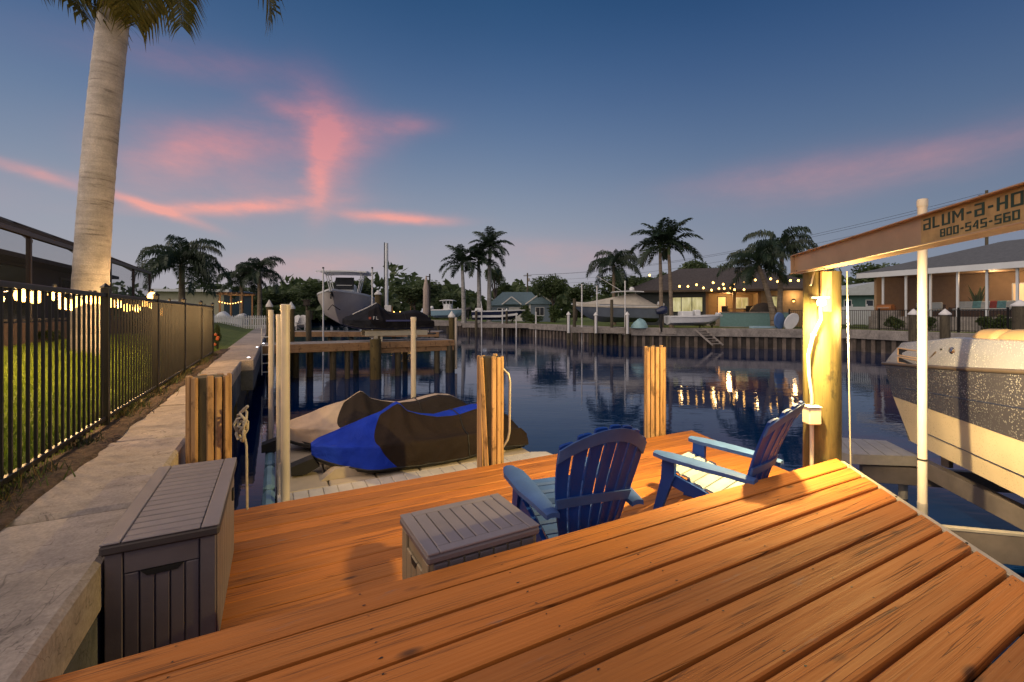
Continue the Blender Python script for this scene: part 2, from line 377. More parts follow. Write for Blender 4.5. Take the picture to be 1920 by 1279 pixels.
# grass blades of the yard behind the fence
rng = np.random.default_rng(3)
N = 90000; tt = 1.6 + 14.5 * rng.random(N) ** 1.5; ss = -1.42 - 3.0 * rng.random(N)
keep = rng.random(N) < np.clip(1.15 - (tt - 2) / 17, .25, 1); tt, ss = tt[keep], ss[keep]; N = len(tt)
zz = np.array([lawn_z(s) for s in ss]); X = ss * CA - tt * SA; Y = ss * SA + tt * CA
an = rng.random(N) * 6.283; hg = .045 + .05 * rng.random(N); wd = .0035 + .0018 * tt / 4; lx = rng.normal(0, .022, N); ly = rng.normal(0, .022, N)
V = np.zeros((N, 3, 3)); V[:, 0] = np.stack([X - np.cos(an) * wd, Y - np.sin(an) * wd, zz - .01], 1); V[:, 1] = np.stack([X + np.cos(an) * wd, Y + np.sin(an) * wd, zz - .01], 1); V[:, 2] = np.stack([X + lx, Y + ly, zz + hg], 1)
def tris(name, V, mat, parent=None):
    n = len(V); me = bpy.data.meshes.new(name); k = V.shape[1]
    me.vertices.add(n * k); me.vertices.foreach_set('co', V.reshape(-1).astype(np.float32)); me.loops.add(n * k); me.loops.foreach_set('vertex_index', np.arange(n * k, dtype=np.int32))
    me.polygons.add(n); me.polygons.foreach_set('loop_start', np.arange(0, n * k, k, dtype=np.int32)); me.polygons.foreach_set('loop_total', np.full(n, k, dtype=np.int32)); me.update(calc_edges=True)
    return link(name, me, mat, parent)
tag(tris('grass', V, GRASS), 'bright green lawn grass in the yard behind the black fence', 'grass', kind='stuff')
# bare soil strip with weeds between cap and fence
rows = []
for i in range(120):
    t = -1 + i * .14; w = .010 * math.sin(t * 3.1) + .008 * math.sin(t * 7.7 + 1) + rnd.uniform(-.008, .008)
    rows.append([(*ST(s, t), z + rnd.uniform(-.008, .012)) for s, z in ((-1.52, 1.372), (-1.44, 1.395), (-1.36, 1.405), (-1.29, 1.415), (-1.22, 1.418), (-1.185 + w * .7, 1.412), (-1.165 + w, 1.397))])
tag(MB().grid(rows).build('soil', MULCH, smooth=80), 'strip of brown soil and mulch between seawall cap and fence', 'soil', kind='stuff')
N = 9000; tt = .5 + 13 * rng.random(N); ss = -1.40 + .10 * rng.normal(0, 1, N) - .02; cl = np.sin(tt * 2.3) + np.sin(tt * 5.1 + 2) + .6 * np.sin(tt * 11)
keep = (cl > -.3) & (ss < -1.12) & (ss > -1.6); tt, ss = tt[keep], ss[keep]; N = len(tt); X = ss * CA - tt * SA; Y = ss * SA + tt * CA
an = rng.random(N) * 6.283; hg = .03 + .09 * rng.random(N) ** 2; wd = np.full(N, .006); lx = rng.normal(0, .04, N); ly = rng.normal(0, .04, N)
V = np.zeros((N, 3, 3)); V[:, 0] = np.stack([X - np.cos(an) * wd, Y - np.sin(an) * wd, np.full(N, 1.385)], 1); V[:, 1] = np.stack([X + np.cos(an) * wd, Y + np.sin(an) * wd, np.full(N, 1.385)], 1); V[:, 2] = np.stack([X + lx, Y + ly, 1.41 + hg], 1)
WEED = pm('weed_green', (.06, .085, .022), .7, .5, 9, 0); DRY = pm('dry_grass', (.20, .13, .06), .8, .4, 9, 0)
tag(tris('weeds', V[: N * 2 // 3], WEED), 'low green weeds along the foot of the black fence', 'weeds', kind='stuff')
tag(tris('dry_litter', V[N * 2 // 3:] * np.array([1, 1, 1.0]), DRY), 'dry brown leaf litter scattered beside the seawall cap', 'litter', kind='stuff')

# seawall: cap slabs, panels below
sw = thing('seawall', 'long concrete seawall with flat cap running away beside the fence', 'seawall', (0, 0, 0), A)
ts = [-3.25, -1.65, -.05, 1.55, 3.15, 4.75, 6.35, 7.95, 9.55, 11.62]
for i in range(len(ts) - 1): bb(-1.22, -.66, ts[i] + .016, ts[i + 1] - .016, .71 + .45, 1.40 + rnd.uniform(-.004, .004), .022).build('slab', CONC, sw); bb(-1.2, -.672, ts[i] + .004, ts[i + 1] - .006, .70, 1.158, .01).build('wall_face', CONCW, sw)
for t_ in ts[1:-1]: bb(-1.215, -.668, t_ - .03, t_ + .03, 1.17, 1.355).build('joint_filler', WALLD, sw)
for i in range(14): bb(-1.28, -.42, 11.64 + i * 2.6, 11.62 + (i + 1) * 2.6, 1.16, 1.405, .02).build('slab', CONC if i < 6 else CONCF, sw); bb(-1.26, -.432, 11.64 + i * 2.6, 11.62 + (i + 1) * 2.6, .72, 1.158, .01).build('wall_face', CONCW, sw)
for i in range(20): bb(-1.1, -.72 - .05 * (i % 2), -3.2 + i * 2.4, -3.21 + (i + 1) * 2.4, -1.5, .699).build('wall_panel', WALLD, sw)
for i, px_ in enumerate(((464, 672), (480, 652), (492, 645))):
    X, Y = gp(px_[0] + 2, px_[1], 1.41)
    t = thing('dock_light', 'small round white light set in the seawall cap, ' + ('nearest of the three', 'middle of the three', 'beside the neighbouring dock')[i], 'light', (X, Y, 1.405), 0, 'lights in the seawall cap')
    MB().lathe([(.05, 0), (.05, .018), (.035, .022)], 14).build('rim', ALU, t); MB().lathe([(.034, .0225), (.028, .032), (.01, .036)], 12).build('lens', em('led_white', (.85, .88, 1.), 5), t)

# ground of the opposite bank
bank = [(60, -12), (28.5, 12), (25.2, 22), (22.6, 29.6), (14.2, 32.3), (9, 33.8), (7.5, 37), (3.7, 44.7), (-1.5, 53), (-8, 65), (-31, 108), (-36, 112), (-60, 102), (-40, 64)]
land = bank[:12] + [(-200, 200), (-900, 1400), (1400, 1400), (1400, -12)]
g = MB(); g.add([(x, y, 1.34) for x, y in land], [tuple(range(len(land)))]); tag(g.build('far_ground', LAWN), kind='structure')
sw2 = thing('far_seawall', 'grey concrete seawall on ribbed panels across the canal', 'seawall')
def seg_box(m, p, q, w0, w1, z0, z1, b=0.):
    p, q = Vector(p), Vector(q); d = (q - p); L = d.length; d.normalize(); n = Vector((d.y, -d.x)); a = math.atan2(d.y, d.x); c = (p + q) / 2 + n * (w0 + w1) / 2
    m.box(c.x - L / 2, c.x + L / 2, c.y - (w1 - w0) / 2, c.y + (w1 - w0) / 2, z0, z1, b, a) if True else None
    return m
for i in range(1, 11):
    p, q = Vector(bank[i]), Vector(bank[i + 1]); L = (q - p).length; k = max(1, int(L / 4))
    for j in range(k):
        a, b_ = p.lerp(q, j / k), p.lerp(q, (j + 1) / k); sgn = 1
        seg_box(MB(), a, b_, -.55, .1, .82 + .004 * (j % 2), 1.40, .02).build('slab', CONCF, sw2)
        wp = MB(); wq = MB(); seg_box(wp, a, b_, -.3, -.05, -1.2, .82)
        for u in range(int((b_ - a).length / .55)):
            c_ = a.lerp(b_, (u + .5) / max(1, int((b_ - a).length / .55))); d = (q - p).normalized(); n = Vector((d.y, -d.x)); c_ = c_ - n * (.32)
            if i < 9: wq.box(c_.x - .11, c_.x + .11, c_.y - .09, c_.y + .09, -1.2, .83, 0, math.atan2(d.y, d.x))
        wp.build('wall_panel', pm('far_wall', (.045, .038, .034), .8, .5, 2, .4, 8, .03), sw2)
        if wq.v: tag(wq.build('sheet_ribs', pm('far_ribs', (.15, .12, .10), .8, .6, 1.2, .4, 8, .03), sw2), kind='stuff')

# ------------------------------------------------------------------ foreground decks
def board(name, L0, L1, w, th, mat, parent, loc, x0=lambda y: 0., x1=lambda y: 0., n=5, warp=.002):
    ch = .006; sec = [(-w / 2 + ch, 0), (w / 2 - ch, 0), (w / 2, -ch), (w / 2, -th), (-w / 2, -th), (-w / 2, -ch)]
    rows = []; ph = rnd.uniform(0, 6)
    for i in range(n):
        f = i / (n - 1); rows.append([((L0 + x0(y)) * (1 - f) + (L1 + x1(y)) * f, y + .0015 * math.sin(ph + 5 * f), z + warp * math.sin(ph * 2 + 4 * f)) for y, z in sec])
    m = MB(); m.grid(rows, True); m.f.append(tuple(range(5, -1, -1))); m.f.append(tuple((n - 1) * 6 + k for k in range(6)))
    return m.build(name, mat, parent, loc=loc)
ZU, ZL = 1.30, .85
up = thing('upper_deck', 'raised deck of wide orange stained planks in the foreground', 'deck', (0, 0, 0), A)
pitch = .1525; redge = lambda t: 3.815 - .873 * (1.794 - t)
scr = MB(); joists = [-.3 + .61 * k for k in range(8)]
for i in range(26):
    tc_ = 1.945 - pitch * (i + .5); w = pitch - (.019 if i else .014)
    left = -.648 if i else -.615
    b = board('plank', left - .2, redge(tc_) - .2, w, .038, DECK, up, (.2, tc_, ZU + rnd.uniform(-.0012, .0012)), x0=(lambda y: 0.) if i else (lambda y: -.9 * y), x1=lambda y: .873 * y, n=7)
    for s in joists:
        if left + .03 < s < redge(tc_) - .04:
            for o in (-.04, .04): scr.add(*[([(s + rnd.uniform(-.008, .008) + .0042 * math.cos(k), tc_ + o + .0042 * math.sin(k), ZU + .0022) for k in (0, 1.26, 2.51, 3.77, 5.03)], [(0, 1, 2, 3, 4)])][0])
    e = redge(tc_) - .035
    for o in (-.04, .04): scr.add([(e + o * .873 + .0045 * math.cos(k), tc_ + o + .0045 * math.sin(k), ZU + .0022) for k in (0, 1.26, 2.51, 3.77, 5.03)], [(0, 1, 2, 3, 4)])
tag(scr.build('screws', SCREW, up, fix=False), kind='stuff')
fr = MB()
for s in joists: fr.box(s - .02, s + .02, -1.9, min(1.90, (s - redge(0)) / .873 * -1 + 50 if s < 2.2 else 1.90), ZU - .19, ZU - .042)
fr.v = [(x, max(y, (x - 3.815) / .873 + 1.794 + .06) if x > 2 else y, z) for x, y, z in fr.v]
fr.build('joists', PILED, up)
bb(-.5, 3.80, 1.895, 1.933, ZU - .19, ZU - .043, .004).build('fascia', DECK, up)
for s in (-.3, 1.2, 2.7, 3.6): MB().cyl((s, 1.80, -1.5), (s, 1.80, ZU - .2), .12, n=12).build('piling', PILED, up)
# aluminium strip along the diagonal end of the upper deck
p0, p1 = Vector(ST(redge(2.05) + .055, 2.05)), Vector(ST(redge(-1.2) + .055, -1.2))
st_ = thing('metal_strip', 'long pale metal strip edging the slanted end of the upper deck', 'metal strip', (p0.x, p0.y, ZU - .05), math.atan2((p1 - p0).y, (p1 - p0).x))
LS = (p1 - p0).length
bb(0, LS, -.004, .004, -.11, .012, .002).build('flange', ALU, st_); bb(0, LS, .0045, .042, .004, .013, .002).build('top_leg', ALU, st_)
for k in range(7): MB().lathe([(.006, .013), (.006, .017), (.003, .019)], 8, (.25 + k * .6, .022, 0)).build('bolt', SCREW, st_)

lo = thing('lower_deck', 'lower dock platform of weathered orange planks with worn grey patches', 'deck', (0, 0, 0), A)
rl = lambda t: 4.60 + (t - 2.69) * .285
pl = .1515; nl = 16
for i in range(nl):
    tc_ = 4.28 - pl * (i + .5)
    board('plank', -.58 - 1.5, rl(tc_) - 1.5, pl - .005, .038, DECKL, lo, (1.5, tc_, ZL + rnd.uniform(-.001, .001)), x1=lambda y: .285 * y, n=7)
sj = MB()
for s in [-.4 + .61 * k for k in range(9)]: sj.box(s - .02, s + .02, 1.98, 4.22, ZL - .2, ZL - .042)
sj.build('joists', PILED, lo)
bb(-.55, 4.98, 4.235, 4.272, ZL - .2, ZL - .043, .004).build('fascia', DECKL, lo)
for s, t in ((.6, 4.1), (2.9, 4.1), (1.5, 2.2), (3.8, 2.3)): MB().cyl((s, t, -1.5), (s, t, ZL - .2), .12, n=12).build('piling', PILED, lo)

# ------------------------------------------------------------------ pilings wrapped in battens
def batten_pile(label, s, t, r, top, spec, base=-1.5):
    x, y = ST(s, t); p = thing('batten_piling', label, 'piling', (x, y, 0), 0, 'pilings clad in wooden battens along the lower deck')
    MB().lathe([(r, base), (r, top - .03), (r * .9, top - .01)], 18).build('post', PILE, p, smooth=40)
    for a, w, lean, sp in spec:
        m = MB(); h0, h1 = ZL - .55, top + rnd.uniform(-.012, .012); m.box(-.5 * w, .5 * w, 0, .03, h0, h1, .007)
        me = [(x_ + (z - h0) / (h1 - h0) * lean, y_, z) for x_, y_, z in m.v]; m.v = me
        o = m.build('batten', BATTEN, p); o.rotation_euler = (0, 0, R(a) + PI / 2 + PI); o.location = (math.cos(R(a)) * (r + .002 + sp), math.sin(R(a)) * (r + .002 + sp), 0)
    return p
# batten angle is seen from above, degrees; the camera lies towards -90 (front)
# local batten box: outside face must point away from the post
bp1 = batten_pile('short piling clad in grey-brown battens standing behind the large deck box', -.47, 4.33, .122, 1.955, [(a, .046, 0, 0) for a in (-160, -141, -118, -98)] + [(-53, .046, 0, 0), (-30, .046, 0, 0), (0, .05, 0, 0), (40, .05, 0, 0), (90, .05, 0, 0), (140, .05, 0, 0)])
bp2 = batten_pile('short piling with crossed loose battens beside the blue covered watercraft', 2.10, 4.475, .118, 1.985, [(-158, .05, 0, 0), (-135, .05, 0, .0), (-72, .048, .0, 0), (-92, .045, .085, .03), (-47, .05, 0, 0), (-22, .05, 0, 0), (20, .05, 0, 0), (70, .05, 0, 0), (130, .05, 0, 0)])
bp3 = batten_pile('short piling with straight golden battens at the far corner of the lower deck', 4.53, 4.44, .112, 2.01, [(a, .047, 0, 0) for a in (-172, -146, -119, -92, -65, -38, -10, 30, 80, 130)])
x, y = ST(2.10, 4.475)
gr = thing('grab_handle', 'bent metal grab handle fixed to the batten piling by the blue watercraft', 'handle', (x, y, 0), 0)
MB().tube([(.14, 0, 1.84), (.20, 0, 1.78), (.215, 0, 1.70), (.21, 0, 1.15), (.19, 0, 1.06), (.14, 0, .98)], .014, 8).build('bar', ALU, gr, smooth=60)
# coiled rope at the first piling
x, y = ST(-.235, 4.12)
rp = thing('mooring_rope', 'pale mooring rope coiled on a cleat beside the batten piling and deck box', 'rope', (x, y, 0))
ROPE = pm('rope', (.45, .40, .33), .9, .2, 30, .6, 120, .004)
MB().tube([(.05 * math.sin(k * .8) * (1 - k * .012), .03 * math.cos(k * 1.1), 1.62 - .004 * k + .075 * math.cos(k * .8)) for k in range(34)], .010, 6).build('coil', ROPE, rp, smooth=60)
MB().tube([(.01, 0, 1.55), (.035, .01, 1.4), (.04, .01, .9)], .009, 6).build('tail', ROPE, rp, smooth=60)
MB().tube([(-.02, .02, 1.66), (.05, 0, 1.72)], .012, 6).build('cleat', ALU, rp)

# ------------------------------------------------------------------ deck boxes
def big_box():
    s0, s1, t0, t1, z0, z1 = -.652, -.245, 2.52, 3.60, ZL + .003, 1.462
    x, y = ST((s0 + s1) / 2, (t0 + t1) / 2); L, Wd, H = t1 - t0, s1 - s0, z1 - z0
    o = thing('deck_box', 'large brown resin deck box with ribbed lid pressed against the seawall', 'deck box', (x, y, z0), A)
    hx, hy = Wd / 2, L / 2
    bb(-hx + .016, hx - .016, -hy + .016, hy - .016, .0, H - .06).build('body', RESIN, o)
    # end panel planks (front short side)
    n = 6; ws = [.066] + [(2 * hx - .132) / 5] * 5 + [.066]; x0 = -hx
    for i, w in enumerate(ws):
        edge = i in (0, 6); ht = H - .055 if edge else H - .155
        for yy in (-hy, hy):
            a, b_ = (yy + (.004 if not edge else 0), yy + .02) if yy < 0 else (yy - .02, yy - (.004 if not edge else 0))
            bb(x0 + .003, x0 + w - .003, a, b_, .0, ht, .003).build('panel', RESIN, o)
        x0 += w
    for yy in (-hy, hy - .018): bb(-hx + .068, hx - .068, yy + .002, yy + .016, H - .15, H - .056, .003).build('apron', RESIN, o)
    MB().prism([(-.055, -.024), (.055, -.024), (.078, .0), (-.078, .0)], -hy - .002, -hy + .006, 'y').build('handle_recess', DARK, o, loc=(.0, 0, H - .152))
    # long sides
    m = 9; w = (L - .10) / m
    for xx in (-hx, hx - .014):
        for k in range(m): bb(xx, xx + .014, -hy + .05 + k * w + .003, -hy + .05 + (k + 1) * w - .003, .0, H - .075, .003).build('panel', RESIN, o)
    MB().box(hx + .0, hx + .012, .30, .36, H - .21, H - .14, .004).build('latch', DARK, o)
    # lid: frame and slats
    bb(-hx - .014, hx + .014, -hy - .014, hy + .014, H - .055, H - .010, .010).build('lid', DARKR, o)
    fw = .062
    bb(-hx - .012, -hx + fw - .004, -hy - .012, hy + .012, H - .0099, H, .004).build('lid_rail', RESINT, o); bb(hx - fw + .004, hx + .012, -hy - .012, hy + .012, H - .0099, H, .004).build('lid_rail', RESINT, o)
    bb(-hx + fw, hx - fw, -hy - .012, -hy + .034, H - .0099, H - .0005, .004).build('lid_rail', RESINT, o)
    k = 15; w = (L - .034 + .012) / k
    for i in range(k): bb(-hx + fw, hx - fw, -hy + .036 + i * w + .005, -hy + .036 + (i + 1) * w - .005, H - .0099, H - .001, .003).build('lid_slat', RESINT, o)
big_box()
def small_box():
    s0, s1, t0, t1, z0, z1 = .60, 1.205, 1.965, 2.435, ZL + .003, 1.362
    x, y = ST((s0 + s1) / 2, (t0 + t1) / 2); o = thing('deck_box', 'small low deck box with grey planked lid and beige sides on the lower deck', 'deck box', (x, y, z0), A + R(1.5))
    hx, hy, H = (s1 - s0) / 2, (t1 - t0) / 2, z1 - z0
    bb(-hx + .022, hx - .022, -hy + .022, hy - .022, 0, H - .05).build('body', RESINB, o)
    for sx in (-1, 1):
        for k in range(5):
            y0 = -hy + .022 + k * (2 * hy - .044) / 5; bb(sx * (hx - .022), sx * (hx - .008), y0 + .004, y0 + (2 * hy - .044) / 5 - .004, 0, H - (.06 if k in (0, 4) else .13), .004).build('panel', RESINB, o)
        MB().prism([(-.045, 0), (.045, 0), (.03, -.03), (-.03, -.03)], sx * (hx - .010), sx * (hx - .006), 'x').build('handle_recess', DARK, o, loc=(0, 0, H - .135))
    for sy in (-1, 1):
        for k in range(7):
            x0 = -hx + .03 + k * (2 * hx - .06) / 7; bb(x0 + .004, x0 + (2 * hx - .06) / 7 - .004, sy * (hy - .022), sy * (hy - .008), 0, H - .06, .004).build('panel', RESIN, o)
    bb(-hx, hx, -hy, hy, H - .055, H - .012, .012).build('lid', RESIN, o)
    fw = .06
    for sx in (-1, 1): bb(sx * (hx - fw), sx * (hx - .003), -hy + .003, hy - .003, H - .0119, H, .003).build('lid_rail', RESINT, o)
    for sy in (-1, 1): bb(-hx + fw + .003, hx - fw - .003, sy * (hy - .055), sy * (hy - .003), H - .0119, H - .0004, .003).build('lid_rail', RESINT, o)
    w = (2 * hx - 2 * fw - .006) / 7
    for k in range(7): x0 = -hx + fw + .003 + k * w; bb(x0 + .0035, x0 + w - .0035, -hy + .058, hy - .058, H - .0119, H - .001, .003).build('lid_slat', RESINT, o)
small_box()

# ------------------------------------------------------------------ adirondack chairs (x right, y forward, front edge y=+.36)
def adirondack(label, loc, rz, m1, m2, m3, group, scale=1.):
    o = thing('adirondack_chair', label, 'chair', loc, rz, group); o.scale = (scale,) * 3
    # side frames: slanted front leg, rail to the back foot
    for sx in (-1, 1):
        xx = sx * .265
        MB().prism([(.43, 0), (.49, 0), (.415, .30), (.40, .49), (.30, .49), (.305, .34)], xx - .018, xx + .018, 'x').build('front_leg', m1, o)
        MB().prism([(.40, .27), (.40, .37), (.10, .29), (-.28, .155), (-.52, .0), (-.42, 0), (-.2, .10), (.1, .20)], xx * .93 - .016, xx * .93 + .016, 'x').build('side_rail', m1, o)
        rows = []
        for i in range(15):
            f = i / 14; yy = .45 - f * .73; w = .072 * (1 - .45 * max(0, f - .5) * 2) * min(1, .55 + 3 * f) ; cx = sx * (.300 - .05 * max(0, f - .55)); zz = .505 + .012 * math.cos(f * 3) - .05 * max(0, f - .75) ** 1 * 1
            rows.append([(cx + u * w, yy, zz - .010 * abs(u) ** 2.5) for u in (-1, -.75, -.3, .3, .75, 1)])
        MB().sheet(rows, .028).build('arm', m2, o, smooth=50)
    # seat slats on a falling curve
    for k in range(7):
        y1 = .44 - k * .088; z = lambda y: .385 + .02 * math.sin((y + .1) * 4) * (y > .2) - .30 * (.44 - y) * (.75 + .0 * y)
        rows = [[(u * .238, yy, z(yy) + (.0 if 0 < j < 3 else -.010)) for u in (-1, -.5, 0, .5, 1)] for j, yy in enumerate((y1, y1 - .012, y1 - .062, y1 - .076))]
        MB().sheet(rows, .016).build('seat_slat', m3, o)
    # back: fan of seven slats, curved in plan, leaning back
    n = 7; zb, lean = .17, .36
    def bpt(u, h):      # u -1..1 across, h 0..1 up
        z = zb + h * .83; half = .172 + .112 * math.sin(min(1, h * 1.05) * PI * .55); x = u * half
        y = -.17 - lean * h * .83 - .03 * math.sin(h * PI) * -1 + .075 * u * u * (.5 + .5 * h)
        return x, y, z
    for k in range(n):
        u0, u1 = -1 + 2 * k / n, -1 + 2 * (k + 1) / n; uc = (u0 + u1) / 2; g_ = .060 / 2
        top = 1.0 - .175 * uc * uc
        rows = []
        for i in range(13):
            h = i / 12; row = []
            for q, u in enumerate((u0 + g_, u0 + g_ + .05, uc, u1 - g_ - .05, u1 - g_)):
                hh_ = h * (top - (.004 if q in (0, 4) and i == 12 else 0) - .175 * .5 * (u * u - uc * uc)); x, y, z = bpt(u, hh_); row.append((x, y - (.004 if q in (0, 4) else 0), z))
            rows.append(row)
        m = MB(); V = [p for r in rows for p in r]; N_ = len(V); V2 = [(x, y - .016, z - .004) for x, y, z in V]; m.v = V + V2; c_ = 5
        for i in range(12):
            for q in range(4):
                f_ = (i * c_ + q, i * c_ + q + 1, (i + 1) * c_ + q + 1, (i + 1) * c_ + q); m.f.append(f_); m.f.append(tuple(a + N_ for a in f_[::-1]))
            for q in (0, 4): m.f.append((i * c_ + q, (i + 1) * c_ + q, (i + 1) * c_ + q + N_, i * c_ + q + N_))
        for q in range(4):
            for i in (0, 12): m.f.append((i * c_ + q, i * c_ + q + 1, i * c_ + q + 1 + N_, i * c_ + q + N_))
        m.build('back_slat', m1, o, smooth=40)
    for hs, hw, nm in ((.40, .036, 'back_brace'), (.93, .048, 'back_brace')):
        m = MB(); rows = []
        for i in range(17):
            u = -.98 + 1.96 * i / 16; dr = (.165 * u * u if hs > .6 else -.04 * (1 - u * u)); r_ = []
            for (dh, off) in ((-hw, -.019), (hw, -.019), (hw, -.034), (-hw, -.034)):
                x, y, z = bpt(u, max(.02, hs + dh - dr)); r_.append((x, y + off, z))
            rows.append(r_)
        m.grid(rows, True); m.f.append((0, 1, 2, 3)); m.f.append(tuple(16 * 4 + k for k in range(4))); m.build(nm, m2, o, smooth=35)
    return o
gch = 'blue adirondack chairs on the lower deck'
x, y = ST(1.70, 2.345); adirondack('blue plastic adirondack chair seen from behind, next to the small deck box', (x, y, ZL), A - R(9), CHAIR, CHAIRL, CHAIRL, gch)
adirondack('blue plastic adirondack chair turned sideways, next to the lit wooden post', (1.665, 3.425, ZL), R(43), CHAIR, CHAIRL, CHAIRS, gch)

# ------------------------------------------------------------------ black fence
fe = thing('metal_fence', 'black aluminium picket fence between lawn and seawall', 'fence', (*ST(-1.41, 0), 0), A)
tp = [-.58 + 2.03 * k for k in range(8)]
pk = bb(-.008, .008, -.008, .008, 1.43, 2.62).mesh('picket'); ps = bb(-.03, .03, -.03, .03, 1.30, 2.69, .004); ps.lathe([(.042, 2.69), (.042, 2.70), (.005, 2.735)], 4); ps = ps.mesh('post')
for i, t in enumerate(tp):
    link('post', ps, BLACKAL, fe, (0, t, 0))
    if i == len(tp) - 1: break
    for z in (2.622, 1.47): bb(-.016, .016, t + .03, t + 2.0, z - .018, z + .018, .003).build('rail', BLACKAL, fe)
    n = 18
    for k in range(n): link('picket', pk, BLACKAL, fe, (0, t + 2.03 * (k + 1) / (n + 1), 0))

# ------------------------------------------------------------------ leaf and frond helpers
def frond(seed, L=2.3, e0=45, droop=95, nl=46, ll=.55, hang=.6, wl=.022, gap=.16, plum=.0):
    r = random.Random(seed); m = MB(); pts = []; p = Vector((0, 0, 0)); n = 14
    for i in range(n + 1):
        pts.append(p.copy()); f = i / n; th = R(e0 - droop * f ** 1.25); p = p + Vector((math.cos(th), 0, math.sin(th))) * (L / n)
    m.tube(pts, [.026 * (1 - .85 * i / n) * (L / 2.3) for i in range(n + 1)], 5)
    for k in range(nl):
        f = gap + (1 - gap) * k / nl; i = min(n - 1, int(f * n)); q = f * n - i; c = pts[i].lerp(pts[i + 1], q); d = (pts[i + 1] - pts[i]).normalized()
        up_ = Vector((-d.z, 0, d.x)); ln = ll * (.45 + .75 * math.sin(PI * min(1, .12 + f * .86))) * r.uniform(.85, 1.1)
        for sd in (-1, 1):
            out = (Vector((0, sd, 0)) * .82 + d * (.45 + .35 * f) + up_ * (.28 + plum * r.uniform(-.8, .8))).normalized()
            a = c; b = c + out * ln * .5; e = b + (out * (1 - hang) + Vector((0, 0, -1)) * hang).normalized() * ln * .55
            w = d * wl * r.uniform(.8, 1.2)
            m.add([a - w * .5, a + w * .5, b + w, b - w, e], [(0, 1, 2, 3), (3, 2, 4)])
    return m.mesh('frond', fix=False)
def leafmat(name, a, b, rough=.5):
    if name in MATS: return MATS[name]
    g = NT(name); v = g.coord(rand=True); f = g.noise(v, 1.6, 4); g.P(Base_Color=g.ramp(f, [(.3, a), (.7, b)]), Roughness=rough)
    tr = g.n('ShaderNodeBsdfTranslucent'); tr.inputs[0].default_value = tuple(min(1, c * 1.3) for c in b) + (1,); mx = g.n('ShaderNodeMixShader'); mx.inputs[0].default_value = .25
    g.l(g.b.outputs[0], mx.inputs[1]); g.l(tr.outputs[0], mx.inputs[2]); g.l(mx.outputs[0], g.out.inputs[0]); MATS[name] = g.m; return g.m
FROND = leafmat('palm_frond', (.016, .034, .022), (.040, .068, .036)); FRONDG = leafmat('palm_frond_gold', (.075, .085, .016), (.14, .125, .024))
def mk_trunk(name, c1, c2, rings):
    g = NT(name); v = g.coord(rand=True, scale=(1, 1, 1)); w = g.n('ShaderNodeMapping'); w.inputs['Scale'].default_value = (.6, .6, rings); g.l(v, w.inputs[0])
    f = g.noise(w.outputs[0], 2.0, 5, .65, .3); b = g.noise(v, 3.5, 5); s = g.noise(v, 46, 3, .6)
    c = g.ramp(f, [(.30, tuple(x * .42 for x in c1)), (.40, c1), (.7, c2)]); c = g.mix(1., c, g.ramp(b, [(.3, .72), (.7, 1.12)]), 'MULTIPLY'); c = g.mix(1., c, g.ramp(s, [(.3, .82), (.7, 1.1)]), 'MULTIPLY')
    g.P(Base_Color=c, Roughness=.85); g.bump(g.math('ADD', f, g.math('MULTIPLY', s, .5)), .6, .02); return g.m
TRK = mk_trunk('palm_trunk', (.22, .17, .12), (.32, .26, .2), 5); TRKW = mk_trunk('royal_trunk', (.56, .50, .45), (.72, .66, .60), 7); TRKG = mk_trunk('royal_trunk_far', (.36, .35, .33), (.50, .49, .47), 3)
SHAFT = pm('crownshaft', (.07, .11, .03), .5, .2, 4, .1)
FR = {'queen': [frond(i, 2.5, e, d, 56, .66, .70, .034, .14, .5) for i, (e, d) in enumerate(((72, 120), (48, 125), (22, 105), (-8, 75)))],
      'royal': [frond(20 + i, 2.3, e, d, 46, .54, .42, .040, .14, .35) for i, (e, d) in enumerate(((78, 70), (52, 95), (28, 105), (0, 80)))]}
def palm(label, X, Y, zg, zc, kind, r0, r1, sway=(0, 0), nf=17, scale=1., mat=None, fm=None, seed=0, name='palm_tree', shaft=True):
    r = random.Random(seed); o = thing(name, label, 'palm tree', (X, Y, zg)); H = zc - zg
    pts = []; rs = []
    nst = 110 if name == 'royal_palm' else 12
    for i in range(nst + 1):
        f = i / nst; pts.append((sway[0] * f ** 1.6, sway[1] * f ** 1.6, H * f - .1)); rs.append(r0 * (1 - f) + r1 * f + (r0 * .25 * (1 - f) ** 8) + (r0 * .10 * math.sin(PI * f) if kind == 'royal' else 0) + (r0 * (.018 * (i % 3 == 0) + r.uniform(-.010, .010)) if nst > 20 else 0))
    MB().tube(pts, rs, 14).build('trunk', mat or TRK, o, smooth=60)
    if kind == 'royal' and shaft: MB().tube([(sway[0], sway[1], H - .12), (sway[0], sway[1], H + .35 * scale), (sway[0], sway[1], H + .75 * scale)], [r1 * 1.05, r1 * .95, r1 * .4], 10).build('crownshaft', SHAFT, o, smooth=60)
    zt = H + (.5 * scale if kind == 'royal' else -.05)
    for k in range(nf):
        f = k / nf; v = 0 if f < .2 else 1 if f < .5 else 2 if f < .8 else 3
        fo = link('frond', FR[kind][v], fm or FROND, o, (sway[0], sway[1], zt - .18 * f)); fo.rotation_euler = (r.uniform(-.25, .25), r.uniform(-.14, .14), k * 2.39996 + r.uniform(-.25, .25)); fo.scale = (scale * r.uniform(.85, 1.12),) * 3
    return o
